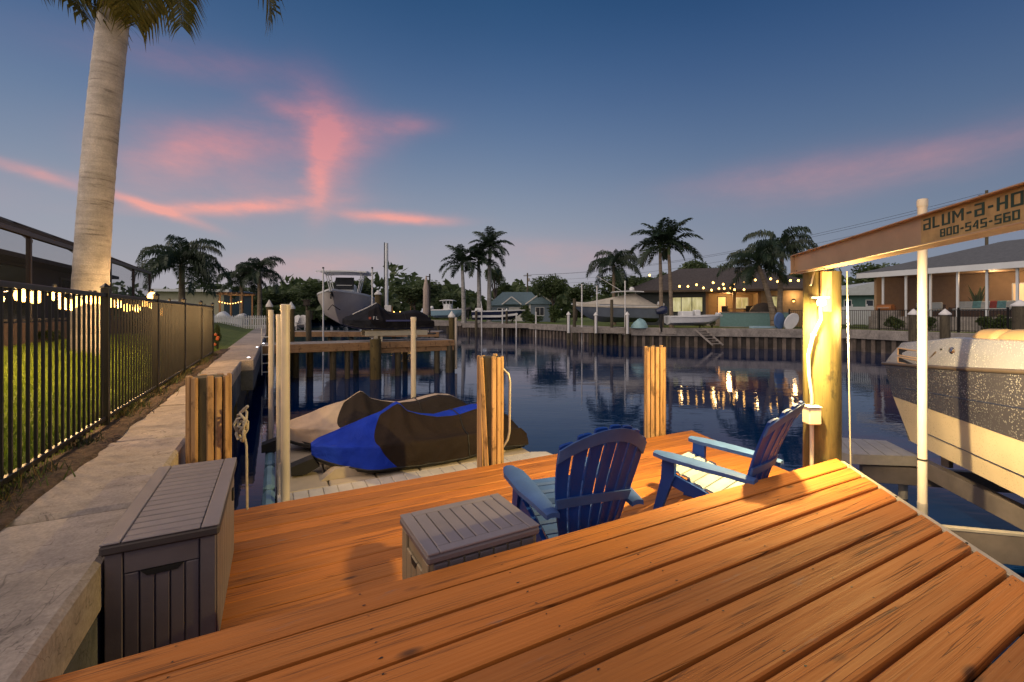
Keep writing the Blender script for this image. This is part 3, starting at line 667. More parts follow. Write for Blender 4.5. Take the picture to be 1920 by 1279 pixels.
# ------------------------------------------------------------------ lift post, beam, lamp
PXY = (2.562, 3.70)
lp = thing('lift_piling', 'tall round wooden piling carrying the lift beam, lit by the lamp', 'piling', (*PXY, 0))
m = MB(); rows = []
for i in range(30):
    z = -1.5 + 4.29 * i / 29; rows.append([(.132 * (1 + .012 * math.sin(3 * k + i * .4) + .01 * math.sin(7 * k + i)) * math.cos(2 * PI * k / 28), .132 * (1 + .012 * math.sin(3 * k + i * .4)) * math.sin(2 * PI * k / 28), z) for k in range(28)])
m.grid(rows, True); m.f.append(tuple(29 * 28 + k for k in range(28))); m.build('post', PILE, lp, smooth=50)
bb(-.10, -.02, -.150, -.120, 2.46, 2.79, .006).build('nailed_board', BATTEN, lp)
BEAMC = pm('beam_paint', (.43, .29, .185), .42, .10, 3, .12, 50, .001, metal=.15, dirt=.3)
b0 = Vector((2.487, 3.93)); bd = Vector((-.21, -.978)).normalized(); BL = 5.6; BZ = 2.80
be = thing('lift_beam', 'long tan metal lift beam with green lettering resting on the wooden piling', 'beam', (b0.x, b0.y, BZ), math.atan2(bd.y, bd.x))
bb(0, BL, -.004, .004, .006, .153, 0).build('web', BEAMC, be)
bb(0, BL, -.035, .055, .1535, .161, .002).build('top_flange', BEAMC, be); bb(0, BL, -.045, .075, -.003, .0055, .002).build('bottom_flange', BEAMC, be)
bb(-.006, -.0005, -.035, .055, .0, .1605, .001).build('end_plate', BEAMC, be)
bb(.32, BL - .3, .02, .06, .0065, .05, .004).build('cable_track', BEAMC, be)
MB().lathe([(.005, 0), (.005, .004)], 8).build('bolt_hole', DARK, be, loc=(.05, -.005, .02), rot=(PI / 2, 0, 0))
for k, (a, b_) in enumerate((((.12, -.03, -.008), (.62, -.03, -.014)), ((.30, .03, -.01), (.46, -.06, -.13)))): MB().tube([a, b_], .006, 6).build('tie_rod', ALU, be)
STK = pm('old_decal', (.42, .28, .12), .6, .25, 14, .1, 40, .001)
bb(1.625, 2.60, -.0052, -.0045, .012, .150).build('decal', STK, be)
INK = pm('green_ink', (.012, .045, .03), .5, .2, 20, 0)
SEG = {'a': [(0, .86, .62, 1.0), (.62 - .16, 0, .62, .86), (0, 0, .46, .14), (0, .43, .46, .57), (0, .14, .16, .43)], 'L': [(0, 0, .16, 1), (.16, 0, .55, .15)], 'U': [(0, 0, .16, 1), (.46, 0, .62, 1), (.16, 0, .46, .15)],
       'M': [(0, 0, .16, 1), (.64, 0, .8, 1), 'm'], '-': [(.05, .40, .36, .58)], 'H': [(0, 0, .16, 1), (.46, 0, .62, 1), (.16, .42, .46, .57)], 'O': [(0, 0, .16, 1), (.5, 0, .66, 1), (.16, 0, .5, .15), (.16, .85, .5, 1)], '0': [(0, 0, .16, 1), (.46, 0, .62, 1), (.16, 0, .46, .15), (.16, .85, .46, 1)],
       '8': [(0, 0, .16, 1), (.46, 0, .62, 1), (.16, 0, .46, .15), (.16, .85, .46, 1), (.16, .43, .46, .57)], '5': [(0, .85, .62, 1), (0, .43, .16, .85), (.16, .43, .62, .57), (.46, 0, .62, .43), (0, 0, .46, .15)], '4': [(.40, 0, .56, 1), (0, .28, .40, .42), 'd'], '6': [(0, 0, .16, 1), (.16, .85, .6, 1), (.16, 0, .62, .15), (.46, .15, .62, .57), (.16, .43, .46, .57)],
       'F': [(0, 0, .16, 1), (.16, .85, .55, 1), (.16, .43, .48, .57)]}
WID = {'L': .58, 'M': .80, '-': .41, 'O': .66}
def letters(txt, h, sx, gap=.16):
    m = MB(); x = 0.
    for ch in txt:
        for q in SEG[ch]:
            if q == 'm':
                for pl in ([(.16, 1), (.16, .74), (.40, .28), (.40, .54)], [(.64, 1), (.64, .74), (.40, .28), (.40, .54)]): m.prism([((x + a) * h * sx, b_ * h) for a, b_ in pl], -.0005, .0005, 'y')
            elif q == 'd': m.prism([((x + a) * h * sx, b_ * h) for a, b_ in ((0, .42), (.16, .42), (.40, .82), (.40, 1))], -.0005, .0005, 'y')
            else: m.box((x + q[0]) * h * sx, (x + q[2]) * h * sx, -.0005, .0005, q[1] * h, q[3] * h)
        x += WID.get(ch, .62) + gap
    return m.mesh('lettering', fix=False)
link('lettering', letters('aLUM-a-HO', .057, 1.52), INK, be, (1.645, -.0064, .080))
link('lettering', letters('800-545-560', .039, 1.40), INK, be, (1.765, -.0064, .026))
cbx = b0 + bd * .86
cb = thing('lift_cable', 'thin steel lift cable hanging from the beam beside the wooden piling', 'cable', (0, 0, 0))
x_, y_ = gx(1588, 3.6), 3.6; x2, y2 = gx(1598, 3.55), 3.55
MB().tube([(x_, y_, BZ - .01), (x2, y2, .6)], .0055, 6).build('strand', ALU, cb)
# lamp fixed to the piling, with conduit and junction box
LX, LY, LZ = 2.372, 3.43, 2.535
la = thing('flood_lamp', 'small lit flood lamp clamped to the round piling under the beam', 'lamp', (LX, LY, LZ))
bb(-.07, .05, -.03, .04, .032, .046, .004, R(-25)).build('hood', ALU, la); bar0 = MB().tube([(.0, .03, .03), (.06, .10, .02), (.10, .15, -.02)], .012, 6).build('bracket', ALU, la)
MB().lathe([(.004, -.03), (.026, -.022), (.032, 0), (.026, .022), (.016, .034)], 14).build('bulb', em('lamp_glow', (1., .72, .36), 12), la, smooth=60)
plight('lamp_light', (LX + .01, LY - .13, LZ - .045), 62, (1., .68, .24), .035)
sp2 = bpy.data.lights.new('lamp_head', 'SPOT'); sp2.energy = 760; sp2.color = (1., .74, .36); sp2.shadow_soft_size = .03; sp2.spot_size = R(94); sp2.spot_blend = 1.
so2 = bpy.data.objects.new('lamp_head', sp2); COL.objects.link(so2); so2.location = (LX + .068, LY - .045, LZ - .06); so2.rotation_euler = Vector((-.93, -.16, .33)).to_track_quat('Z', 'Y').to_euler()
spl = bpy.data.lights.new('lamp_head', 'SPOT'); spl.energy = 560; spl.color = (1., .70, .22); spl.shadow_soft_size = .035; spl.spot_size = R(174); spl.spot_blend = .6
spo = bpy.data.objects.new('lamp_head', spl); COL.objects.link(spo); spo.location = (LX - .15, LY - .01, LZ - .055); spo.rotation_euler = Vector((.42, -.70, .58)).to_track_quat('Z', 'Y').to_euler()
co = thing('conduit', 'bent grey conduit with outlet box strapped to the lit round piling', 'conduit', (PXY[0], PXY[1], 0))
cpts = [(-.10, -.125, 2.50), (-.105, -.14, 2.40), (-.15, -.12, 2.28), (-.185, -.11, 2.12), (-.18, -.11, 1.95), (-.155, -.105, 1.80), (-.150, -.10, 1.72)]
MB().tube(cpts, .013, 8).build('pipe', PVC, co, smooth=60); MB().tube([(-.150, -.10, 1.56), (-.15, -.10, .7)], .015, 8).build('pipe', PVC, co, smooth=60)
bb(-.205, -.105, -.155, -.06, 1.565, 1.70, .008).build('outlet_box', PVC, co); bb(-.21, -.10, -.16, -.055, 1.7005, 1.712, .004).build('box_lid', PVC, co)
for z, yx in ((2.28, (-.15, -.12)), (.98, (-.15, -.10))): MB().lathe([(.021, -.008), (.021, .008)], 10, (yx[0], yx[1], z)).build('strap', ALU, co)

# guide post of the boat lift
Y = 4.10; gpo = thing('guide_post', 'tall white capped pipe post in front of the grey boat', 'post', (gx(1729.5, Y), Y, 0))
MB().cyl((0, 0, .12), (0, 0, .72), .038, n=18).build('sleeve', ALU, gpo, smooth=40); MB().cyl((0, 0, .72), (0, 0, 3.44), .0355, n=20).build('pipe', PVC, gpo, smooth=40)
MB().lathe([(.0405, 3.43), (.0412, 3.485), (.037, 3.497), (.015, 3.503)], 20).build('cap', PVC, gpo, smooth=40); MB().lathe([(.0368, 1.105), (.0375, 1.11), (.0375, 1.118), (.0368, 1.123)], 18).build('band', DARK, gpo, smooth=40)
# lift cradle
cr = thing('lift_cradle', 'grey metal cradle beams of the boat lift under the hull', 'lift cradle', (0, 0, 0))
def bar(m, p, q, w, h):
    p, q = Vector(p), Vector(q); d = q - p; L = d.length; Mx = Matrix.Translation((p + q) / 2) @ d.to_track_quat('X', 'Z').to_matrix().to_4x4(); m.box(-L / 2, L / 2, -w / 2, w / 2, -h / 2, h / 2, .004, 0, Mx); return m
CRAD = pm('cradle_paint', (.20, .17, .16), .5, .2, 4, .1, 40, .002, metal=.3, dirt=.3)
bar(MB(), (5.30, 6.0, .50), (4.35, 2.0, .50), .10, .20).build('beam', CRAD, cr); bar(MB(), (7.3, 5.6, .50), (6.35, 1.6, .50), .10, .20).build('beam', CRAD, cr)
bar(MB(), (3.75, 4.16, .36), (7.2, 3.3, .36), .09, .26).build('cross_beam', CRAD, cr); bar(MB(), (3.80, 4.12, .50), (4.70, 3.90, .50), .05, .03).build('angle', ALU, cr)
bar(MB(), (4.6, 5.9, .36), (7.4, 5.2, .36), .09, .22).build('cross_beam', CRAD, cr)
for p in ((5.25, 5.4), (4.75, 3.3)): bar(MB(), (p[0], p[1], .60), (p[0], p[1], .80), .1, .06).build('bunk_post', CRAD, cr)
bar(MB(), (5.36, 5.75, .80), (4.62, 2.6, .80), .14, .07).build('bunk', DARK, cr); bar(MB(), (6.66, 5.45, .80), (5.92, 2.3, .80), .14, .07).build('bunk', DARK, cr)
# catwalk behind the piling
cw = thing('catwalk', 'pale grey metal catwalk platform over the water behind the round piling', 'platform', (0, 0, 0))
q = [gp(1572, 821, .62), gp(1662, 827, .62), gp(1724, 857, .62), gp(1600, 853, .62), gp(1573, 846, .62)]
ce = [(q[0][0], q[0][1]), (q[1][0], q[1][1]), (q[2][0], q[2][1]), (q[3][0], q[3][1]), (q[4][0], q[4][1])]
MB().prism(ce, .50, .615, 'z').build('frame', ALU, cw)
e0, e1, e2, e3 = [Vector(c) for c in (ce[0], ce[1], ce[2], ce[3])]
for k in range(4):
    a, b_ = k / 4 + .008, (k + 1) / 4 - .008
    pts_ = [e0.lerp(e1, a), e0.lerp(e1, b_), e3.lerp(e2, b_), e3.lerp(e2, a)]; MB().prism([(p.x, p.y) for p in pts_], .6155, .627, 'z').build('plank', ALU, cw)
for p in ((4.72, 6.4), (5.2, 5.95)): MB().cyl((p[0], p[1], -1.5), (p[0], p[1], .5), .05).build('leg', ALU, cw)

# ------------------------------------------------------------------ grey motor boat on the lift
bt = thing('motor_boat', 'grey and cream motor boat wet with droplets, raised on the lift', 'boat', (4.77, 5.16, 0), math.atan2(-.952, -.306))
def mk_gel(name, col, drops, rough=.22):
    g = NT(name); v = g.coord(rand=False); vo = g.n('ShaderNodeTexVoronoi'); g.l(v, vo.inputs['Vector']); vo.inputs['Scale'].default_value = 44; vo.inputs['Randomness'].default_value = 1.
    vs = g.n('ShaderNodeTexVoronoi'); g.l(v, vs.inputs['Vector']); vs.inputs['Scale'].default_value = 24
    d = g.ramp(vo.outputs['Distance'], [(.18, 1.), (.36, 0.)]); d2 = g.ramp(vs.outputs['Distance'], [(.10, 1.), (.24, 0.)])
    zone = g.ramp(g.noise(v, 3.2, 3), [(.38, .15), (.6, 1.)]); dd = g.math('MULTIPLY', g.math('MAXIMUM', d, d2), zone)
    c = g.ramp(g.noise(v, 2.2, 4), [(.3, tuple(x * .86 for x in col)), (.7, tuple(x * 1.1 for x in col))])
    c = g.mix(g.math('MULTIPLY', dd, .62 * drops), c, (.80, .78, .74)); g.P(Base_Color=c, Roughness=g.ramp(dd, [(0., rough + .12), (1., .06)]), Coat_Weight=.4, Coat_Roughness=.08)
    if drops: g.bump(dd, .7 * drops, .006)
    return g.m
GELU = mk_gel('gelcoat_gunwale', (.30, .30, .33), 1.0, .14); GEL = mk_gel('gelcoat_grey', (.060, .056, .066), .6, .14); CREAM = mk_gel('gelcoat_cream', (.62, .50, .33), .0, .3)
NAVY = pm('navy_trim', (.02, .026, .06), .3, .15, 4, 0)
N_ = 26; xs = [-1.0 + 6.6 * (i / (N_ - 1)) for i in range(N_)]
def hw(x): return 1.18 * (1 - max(0, (x - 2.0) / 3.6) ** 2.0 * .97)          # half beam
def zr(x): return 1.80 + .072 * (x + .6) + .006 * max(0, x) ** 2
def stern(z): return {0: 0}.get(0) if False else (-.50 - (z - .85) / .49 * .31 if z < 1.34 else -.81 - (z - 1.34) / .46 * .18)
def sec(x, f):
    h = hw(x); lift = .18 * max(0, (x - 1.5) / 4) ** 2 * 4; kz = .55 + lift * 1.1; cz_ = .85 + lift
    return h, kz, cz_
def side(zf, inset, z0, z1, name, mat, ns=6):
    m = MB()
    for sd in (-1, 1):
        rows = []
        for j in range(ns + 1):
            f = j / ns; row = []
            for x in xs:
                h, kz, cz_ = sec(x, f); za = z0(x); zb_ = z1(x); z = za + (zb_ - za) * f; xx = max(x, stern(z)) if x < .2 else x
                row.append((xx, 1.18 + sd * (h - inset(x, f)), z))
            rows.append(row)
        m.grid(rows)
    return m.build(name, mat, bt, smooth=35)
zc = lambda x: sec(x, 0)[2]; zbnd = lambda x: 1.355 + .5 * (zc(x) - .85)
side(0, lambda x, f: .05 * (1 - f) + .03, zc, zbnd, 'lower_hull', CREAM, 4); side(0, lambda x, f: .025 * (1 - f) + .003 * math.sin(f * 9), zbnd, zr, 'upper_hull', GEL, 8)
m = MB(); rows = [[(max(x, -.5), 1.18 + u * (hw(x) - .08), sec(x, 0)[1] + (zc(x) - sec(x, 0)[1]) * abs(u)) for x in xs] for u in (-1, -.66, -.33, 0, .33, .66, 1)]; m.grid(rows); m.build('bottom', CREAM, bt, smooth=30)
m = MB(); prof_ = [(.85, -.5), (1.34, -.81), (zr(-1), -.985)]; rows = [[(stern(z) if z < 1.7 else x0, 1.18 + u * 1.12, z) for u in (-1, 0, 1)] for z, x0 in prof_]; m.grid(rows); m.build('transom', GEL, bt)
zt = lambda x: 2.06 + .13 * min(1, max(0, (x + .9) / 1.2)) + .02 * max(0, x)
def gun():
    m = MB()
    for sd in (-1, 1):
        rows = []
        for f, ins, zz in ((0, .0, 0), (.25, .012, .25), (.5, .03, .5), (.8, .06, .8), (.95, .085, .96), (1, .12, 1.0), (1, .26, 1.0), (.9, .27, .9)):
            rows.append([(max(x, -.97 + .24 * zz), 1.18 + sd * (hw(x) - ins), zr(x) + (zt(x) - zr(x)) * zz) for x in xs])
        m.grid(rows)
    m.build('gunwale', GELU, bt, smooth=40)
gun()
m = MB(); rows = [[(-.97 + .24 * f, 1.18 + u * 1.1, zr(-1) + (zt(-1) - zr(-1)) * f) for u in (-1, 0, 1)] for f in (0, 1)]; m.grid(rows); m.build('stern_deck', NAVY, bt)
m = MB(); rows = [[(x, 1.18 + u * hw(x) * .8, zt(x) - .10) for x in xs[1:]] for u in (-1, 0, 1)]; m.grid(rows); m.build('cockpit_sole', GELU, bt)
RAIL = pm('rub_rail', (.16, .12, .09), .35, .15, 8, 0, metal=.4)
for sd in (-1, 1): MB().tube([(x, 1.18 + sd * (hw(x) + .008), zr(x) - .004) for x in xs], .022, 8).build('rub_rail', RAIL if sd < 0 else NAVY, bt, smooth=60)
for zoff, nm in ((-.19, 'strake'), (-.30, 'strake')):
    MB().tube([(x, 1.18 - (hw(x) - .012), zr(x) + zoff - .012 * x) for x in xs[2:]], .005, 5).build(nm, NAVY, bt)
MB().tube([(x, 1.18 - (hw(x) - .045), zc(x) + .20) for x in xs[3:]], .005, 5).build('strake', NAVY, bt)
# stern vents and their frames
for k, (za, zb2, xa, xb) in enumerate(((2.00, 1.915, -.66, .02), (1.89, 1.825, -.60, .02))):
    fr_ = MB(); yv = -.012 - .035 * k * 0
    off = lambda z: 1.18 - hw(0) + .085 * (z - 1.80) / .33 - .012
    for (a, b_) in (((xa - .05, za), (xb, za)), ((xa, zb2), (xb, zb2)), ((xa - .05, za), (xa, zb2)), ((xb, za), (xb, zb2))): fr_.tube([(a[0], off(a[1]), a[1] + .0), (b_[0], off(b_[1]), b_[1])], .009, 5)
    fo = fr_.build('vent', pm('vent_trim', (.55, .36, .20), .4, .1, 5, 0), bt)
    MB().add([(xa - .045, off(za) + .004, za), (xb, off(za) + .004, za), (xb, off(zb2) + .004, zb2), (xa, off(zb2) + .004, zb2)], [(0, 1, 2, 3)]).build('vent_opening', DARK, fo)
m = MB(); m.lathe([(.050, 0), (.052, .012), (.040, .02), (.036, .012), (.018, .028), (.006, .034)], 18); m.build('running_light', pm('chrome', (.6, .55, .5), .15, .1, 5, 0, metal=1.), bt, loc=(.42, .045, 2.045), rot=(PI / 2 + .3, 0, 0))
MB().lathe([(.012, 0), (.010, .012)], 10).build('drain', DARK, bt, loc=(.22, .04, 2.055), rot=(PI / 2 + .3, 0, 0))
MB().tube([(.78, -.0 + .06, 2.12), (1.16, .022, 1.90)], .004, 5).build('seam', NAVY, bt)
BOL = pm('tan_vinyl', (.46, .31, .15), .45, .1, 4, .1, 60, .002)
for x0, x1 in ((.50, .84), (.85, 1.9), (1.91, 3.0)):
    m = MB(); rows = []
    for i in range(15):
        f = i / 14; x = x0 + (x1 - x0) * f; r_ = .115 * min(1, (math.sin(PI * min(max(f, .03), .97)) * 3)) ** .5 if x0 < .6 else .115 * min(1, math.sin(PI * min(max(f, .02), .98)) * 8) ** .4
        rows.append([(x, 1.18 - (hw(x) - .27) + r_ * 1.25 * math.cos(t_), zt(x) - .02 + .0 + r_ * math.sin(t_)) for t_ in [2 * PI * k / 12 for k in range(12)]])
    m.grid(rows, True); m.f.append(tuple(range(12))); m.f.append(tuple(14 * 12 + k for k in range(12))); m.build('cushion', BOL, bt, smooth=60)
bar(MB(), (-.05, .02, 1.86), (.14, .03, 2.02), .02, .02).build('cleat', RAIL, bt)

# ------------------------------------------------------------------ floating dock with two covered watercraft
fd = thing('floating_dock', 'white floating dock of pale boards carrying two covered watercraft', 'dock', (*ST(0, 0), 0), A)
FLOATW = pm('float_white', (.68, .63, .57), .55, .10, 5, .2, 60, .003, dirt=.25); FLOATT = pm('float_tan', (.52, .44, .34), .6, .10, 4, .2, 60, .003); FLOATB = pm('float_blue', (.16, .30, .44), .5, .15, 4, .2)
ZF = .35
for i in range(21):
    s = .02 + i * .163
    for j in range(2): t0_ = 4.62 + j * .62; bb(s + .003, s + .160, t0_ + .003, t0_ + .617, ZF - .05, ZF + rnd.uniform(-.003, .003), .006).build('tile', FLOATW, fd)
for i in range(6):
    for j in range(2): bb(.03 + i * .57, .58 + i * .57, 5.88 + j * 1.22, 7.09 + j * 1.22, ZF - .06, ZF - .004, .012).build('float_cell', FLOATT, fd)
bb(.02, 3.44, 4.64, 8.3, -.25, ZF - .065, .05).build('pontoon', FLOATW, fd)
MB().prism([(3.44, 4.64), (3.62, 4.8), (3.70, 5.3), (3.66, 5.8), (3.44, 5.9)], -.2, ZF - .008, 'z').build('end_float', FLOATW, fd)
for t0_, t1_ in ((5.2, 6.05), (6.15, 7.0), (7.15, 8.1)): bb(-.13, .0, t0_, t1_, -.1, ZF + .02, .04).build('bumper', FLOATB, fd)
MB().prism([(-.30, 4.9), (.2, 4.75), (.25, 5.15), (-.1, 5.2)], .12, ZF + .012, 'z').build('corner_float', FLOATB, fd)
def post(label, s, t, r, z1, z0=-1.5, grp='white pipe posts around the floating dock'):
    x, y = ST(s, t); o = thing('pipe_post', label, 'post', (x, y, 0), 0, grp)
    MB().cyl((0, 0, z0), (0, 0, z1 - .04), r, n=18).build('pipe', PVC, o, smooth=40); MB().lathe([(r * 1.12, z1 - .07), (r * 1.13, z1 - .01), (r * .95, z1)], 18).build('cap', PVC, o, smooth=40)
X, Y = gp(535, 940, ZF); post('thick white pipe post, tallest of the group at the floating dock corner', CA * X + SA * Y, -SA * X + CA * Y, .047, 2.555)
post('thin white pipe post, leftmost of the three beside the floating dock', -.06, 8.2, .036, 2.51); post('thin white pipe post just behind the thick one at the floating dock', .045, 7.15, .032, 2.44)
post('single white pipe post standing behind the tan covered watercraft', 2.34, 8.45, .049, 2.385)

def mk_cover(name, front, sidec, strip):
    g = NT(name); uvn = g.n('ShaderNodeUVMap'); sp = g.n('ShaderNodeSeparateXYZ'); g.l(uvn.outputs[0], sp.inputs[0]); q_, v_ = sp.outputs[0], sp.outputs[1]
    dv = g.math('SUBTRACT', v_, .55); qb = g.math('MULTIPLY_ADD', g.math('MULTIPLY', dv, dv), .42, .245)
    m1 = g.math('GREATER_THAN', q_, qb); m2 = g.math('GREATER_THAN', v_, strip); mk = g.math('MULTIPLY', m1, m2)
    vv = g.coord(rand=True); n = g.noise(vv, 2.5, 4); wr = g.noise(vv, 5, 4, .6, 1.2)
    c = g.mix(mk, front, sidec); c = g.mix(1., c, g.ramp(n, [(.3, .8), (.7, 1.18)]), 'MULTIPLY')
    g.P(Base_Color=c, Roughness=.75, Specular_IOR_Level=.12); g.bump(g.math('ADD', wr, g.math('MULTIPLY', g.noise(vv, 14, 3), .3)), .5, .03); return g.m
def pwc(name, label, s, t, zb, mat, hullmat, rz=A, seed=0, flip=False, L=3.2, strip=.2, Hs=1., group=None, XY=None, peak=.84):
    x, y = XY or ST(s, t); o = thing(name, label, 'watercraft', (x, y, zb), rz, group); r = random.Random(seed)
    n, mv = 130, 60
    def prof_w(f): return .60 * min(1, (max(f, 0.004) / .26)) ** .50 * (1 - .22 * max(0, f - .55) / .45)
    def prof_h(f):
        pts = [(0, .40), (.03, .455), (.10, .53), (.20, .635), (.30, peak - .115), (.355, peak - .015), (.37, peak), (.385, peak - .02), (.42, peak - .13), (.48, .655), (.56, .60), (.66, .625), (.78, .69), (.85, .66), (.93, .52), (1.0, .30)]
        for (a, b_), (c_, d_) in zip(pts, pts[1:]):
            if f <= c_:
                k = (f - a) / (c_ - a); return (b_ + (d_ - b_) * k) * Hs
        return pts[-1][1] * Hs
    def bot(f): return .09 + .17 * max(0, 1 - f / .20) ** 1.4 + .02 * math.sin(f * 9)
    V = []; UV = []
    for i in range(n + 1):
        f = i / n; w = prof_w(f); h = prof_h(f); b_ = bot(f)
        for j in range(mv + 1):
            sgn = -1 + 2 * j / mv; v_ = abs(sgn); sd = 1 if sgn >= 0 else -1
            # ridge tent: straight slope down from the ridge, then the side drops
            rd = .05 + .16 * (1 if f > .5 else 0) * min(1, (f - .5) / .12 if f > .5 else 0)
            if v_ < .22: u = v_ / .22 * rd / max(w, .02); zz = h - .02 * v_ / .22
            else:
                k = (v_ - .22) / .78; r0_ = min(.9, rd / max(w, .02)); zg_ = min(h - .05, .41 - .05 * f)
                if k < .62: kk_ = k / .62; u = r0_ + (.97 - r0_) * kk_ ** .92; zz = h - .02 - (h - .02 - zg_) * kk_ - .05 * math.sin(PI * kk_) * min(1, w / .4)
                else: kk_ = (k - .62) / .38; u = .97 + .03 * kk_; zz = zg_ - (zg_ - b_) * kk_
            yy = sd * w * min(u, 1.02)
            du = (f - .37) * L; dv = v_ * .95 + .02; ang = math.atan2(du, dv); rr = math.hypot(du, dv)
            fold = .030 * (1 - 2 * abs(math.sin(ang * 5.5 + .8 * sd))) * min(1, rr / .25) * math.exp(-(rr / .85) ** 2) * min(1, v_ * 1.5) + .012 * math.sin(du * 5.5 + v_ * 3) * v_
            q3 = Vector((f * L * 1.6, v_ * 3.2 * sd, seed)); wn_ = mnoise.noise(q3 + Vector((0, 0, 3))); w2 = 1 - abs(mnoise.noise(q3 * 1.9)) * 2
            fold += .026 * wn_ + .035 * max(0, w2 - .55) * v_ + .010 * math.sin(f * L * 13 + 2 * wn_) * max(0, v_ - .8) * 5
            sag = -.035 * math.sin(PI * min(1, max(0, (v_ - .25) / .6))) * math.exp(-((f - .52) / .13) ** 2)
            V.append((f * L, yy + sd * (fold + sag), zz + .5 * fold * (v_ < .75) + .004 * math.sin(f * 37 + sgn * 5))); UV.append((f, v_))
    Fc = [(i * (mv + 1) + j, i * (mv + 1) + j + 1, (i + 1) * (mv + 1) + j + 1, (i + 1) * (mv + 1) + j) for i in range(n) for j in range(mv)]
    me = bpy.data.meshes.new('cover'); me.from_pydata(V, [], Fc); ul = me.uv_layers.new(name='UVMap')
    for lp_ in me.loops: ul.data[lp_.index].uv = UV[lp_.vertex_index]
    for p in me.polygons: p.use_smooth = True
    cvr = link('cover', me, mat, o)
    for jj, i0, rr_, nm in ((0, 3, .010, 'hem_cord'), (mv, 3, .010, 'hem_cord'), (int(mv * .5 - mv * .5 * strip), int(n * .37), .0055, 'seam'), (int(mv * .5 + mv * .5 * strip), int(n * .37), .0055, 'seam')):
        MB().tube([V[i * (mv + 1) + jj] for i in range(i0, n)], rr_, 5).build(nm, DARK, cvr, smooth=60)
    ii = int(n * .665); MB().tube([(x_, y_ * 1.012, z_ + .006) for x_, y_, z_ in V[ii * (mv + 1):(ii + 1) * (mv + 1)]], .009, 5).build('strap', DARK, cvr, smooth=60)
    m = MB(); rows = []
    for i in range(21):
        f = i / 20; w = prof_w(f) * .97; b_ = bot(f) + .03; k0 = .0 + .20 * max(0, 1 - f / .25) ** 2
        rows.append([(f * L * .985 + .02, -w, b_), (f * L * .985 + .02, -w * .92, b_ - .09), (f * L * .985 + .02, 0, k0 + .02), (f * L * .985 + .02, w * .92, b_ - .09), (f * L * .985 + .02, w, b_)])
    m.grid(rows); m.f.append(tuple(20 * 5 + k for k in range(5))); m.build('hull', hullmat, o, smooth=30)
    return o
HULLD = pm('hull_dark', (.03, .032, .036), .35, .15, 4, 0); HULLC = pm('hull_cream', (.50, .40, .28), .4, .12, 4, 0)
gwc = 'covered personal watercraft'
p1 = pwc('personal_watercraft', 'personal watercraft under a bright blue and dark brown cover, nearer of two', .42, 6.50, ZF - .02, mk_cover('cover_blue', (.014, .05, .52), (.030, .021, .017), .19), HULLD, seed=1, group=gwc, L=3.05)
p2 = pwc('personal_watercraft', 'personal watercraft under a beige fronted dark cover, behind the blue one', .06, 7.72, ZF - .02, mk_cover('cover_beige', (.46, .37, .31), (.030, .024, .023), .10), HULLD, seed=5, group=gwc, strip=.1)
MB().prism([(-.24, .14), (.02, .22), (.10, .10), (-.06, .02), (-.24, .03)], -.10, .10, 'y').build('bow_stop', DARK, fd, loc=(.42, 6.45, ZF))
for sd in (-.34, .34): MB().prism([(0, 0), (.18, .13), (.7, .15), (2.6, .10), (2.6, 0)], -.09, .09, 'y').build('bunk', FLOATT, fd, loc=(.50, 6.50 + sd, ZF - .003))
MB().tube([(.40, 6.46, ZF + .14), (.56, 6.48, ZF + .30)], .008, 6).build('winch_strap', DARK, fd)
MB().prism([(-.24, .14), (.02, .22), (.10, .10), (-.06, .02), (-.24, .03)], -.10, .10, 'y').build('bow_stop', DARK, fd, loc=(.06, 7.70, ZF))
# ------------------------------------------------------------------ trees
def crown_mesh(seed, nleaf=2600, lobes=9, leaf=.17, flat=.8):
    r = np.random.default_rng(seed); C = []; 
    for k in range(lobes):
        a = r.random() * 6.283; q = .62 * r.random() ** .5; C.append((q * math.cos(a), q * math.sin(a), (r.random() - .45) * .9 * flat, .26 + .24 * r.random()))
    C = np.array(C); idx = r.integers(0, lobes, nleaf); d = r.normal(0, 1, (nleaf, 3)); d /= np.linalg.norm(d, axis=1)[:, None]; rad = (.55 + .5 * r.random(nleaf)) * C[idx, 3]
    P = C[idx, :3] + d * rad[:, None]; P[:, 2] *= 1
    n1 = r.normal(0, 1, (nleaf, 3)); n1 /= np.linalg.norm(n1, axis=1)[:, None]; n2 = np.cross(n1, r.normal(0, 1, (nleaf, 3))); n2 /= np.linalg.norm(n2, axis=1)[:, None]
    s = leaf * (.35 + .5 * r.random(nleaf))[:, None]
    V = np.stack([P - n1 * s - n2 * s * .2, P + n2 * s * .55, P + n1 * s + n2 * s * .1, P - n2 * s * .55], 1)
    return V
CR = []
for i in range(5):
    V = crown_mesh(40 + i, 4600, 13, .095); o = tris('crown', V, leafmat('tree_leaf', (.036, .062, .026), (.095, .135, .05), .6)); CR.append(o.data); bpy.data.objects.remove(o)
CRS = []
for i in range(3):
    V = crown_mesh(80 + i, 1100, 8, .14); o = tris('foliage', V, leafmat('shrub_leaf', (.03, .055, .014), (.075, .11, .028), .55)); CRS.append(o.data); bpy.data.objects.remove(o)
BARK = pm('bark', (.07, .055, .045), .9, .3, 5, .4, 12, .03)
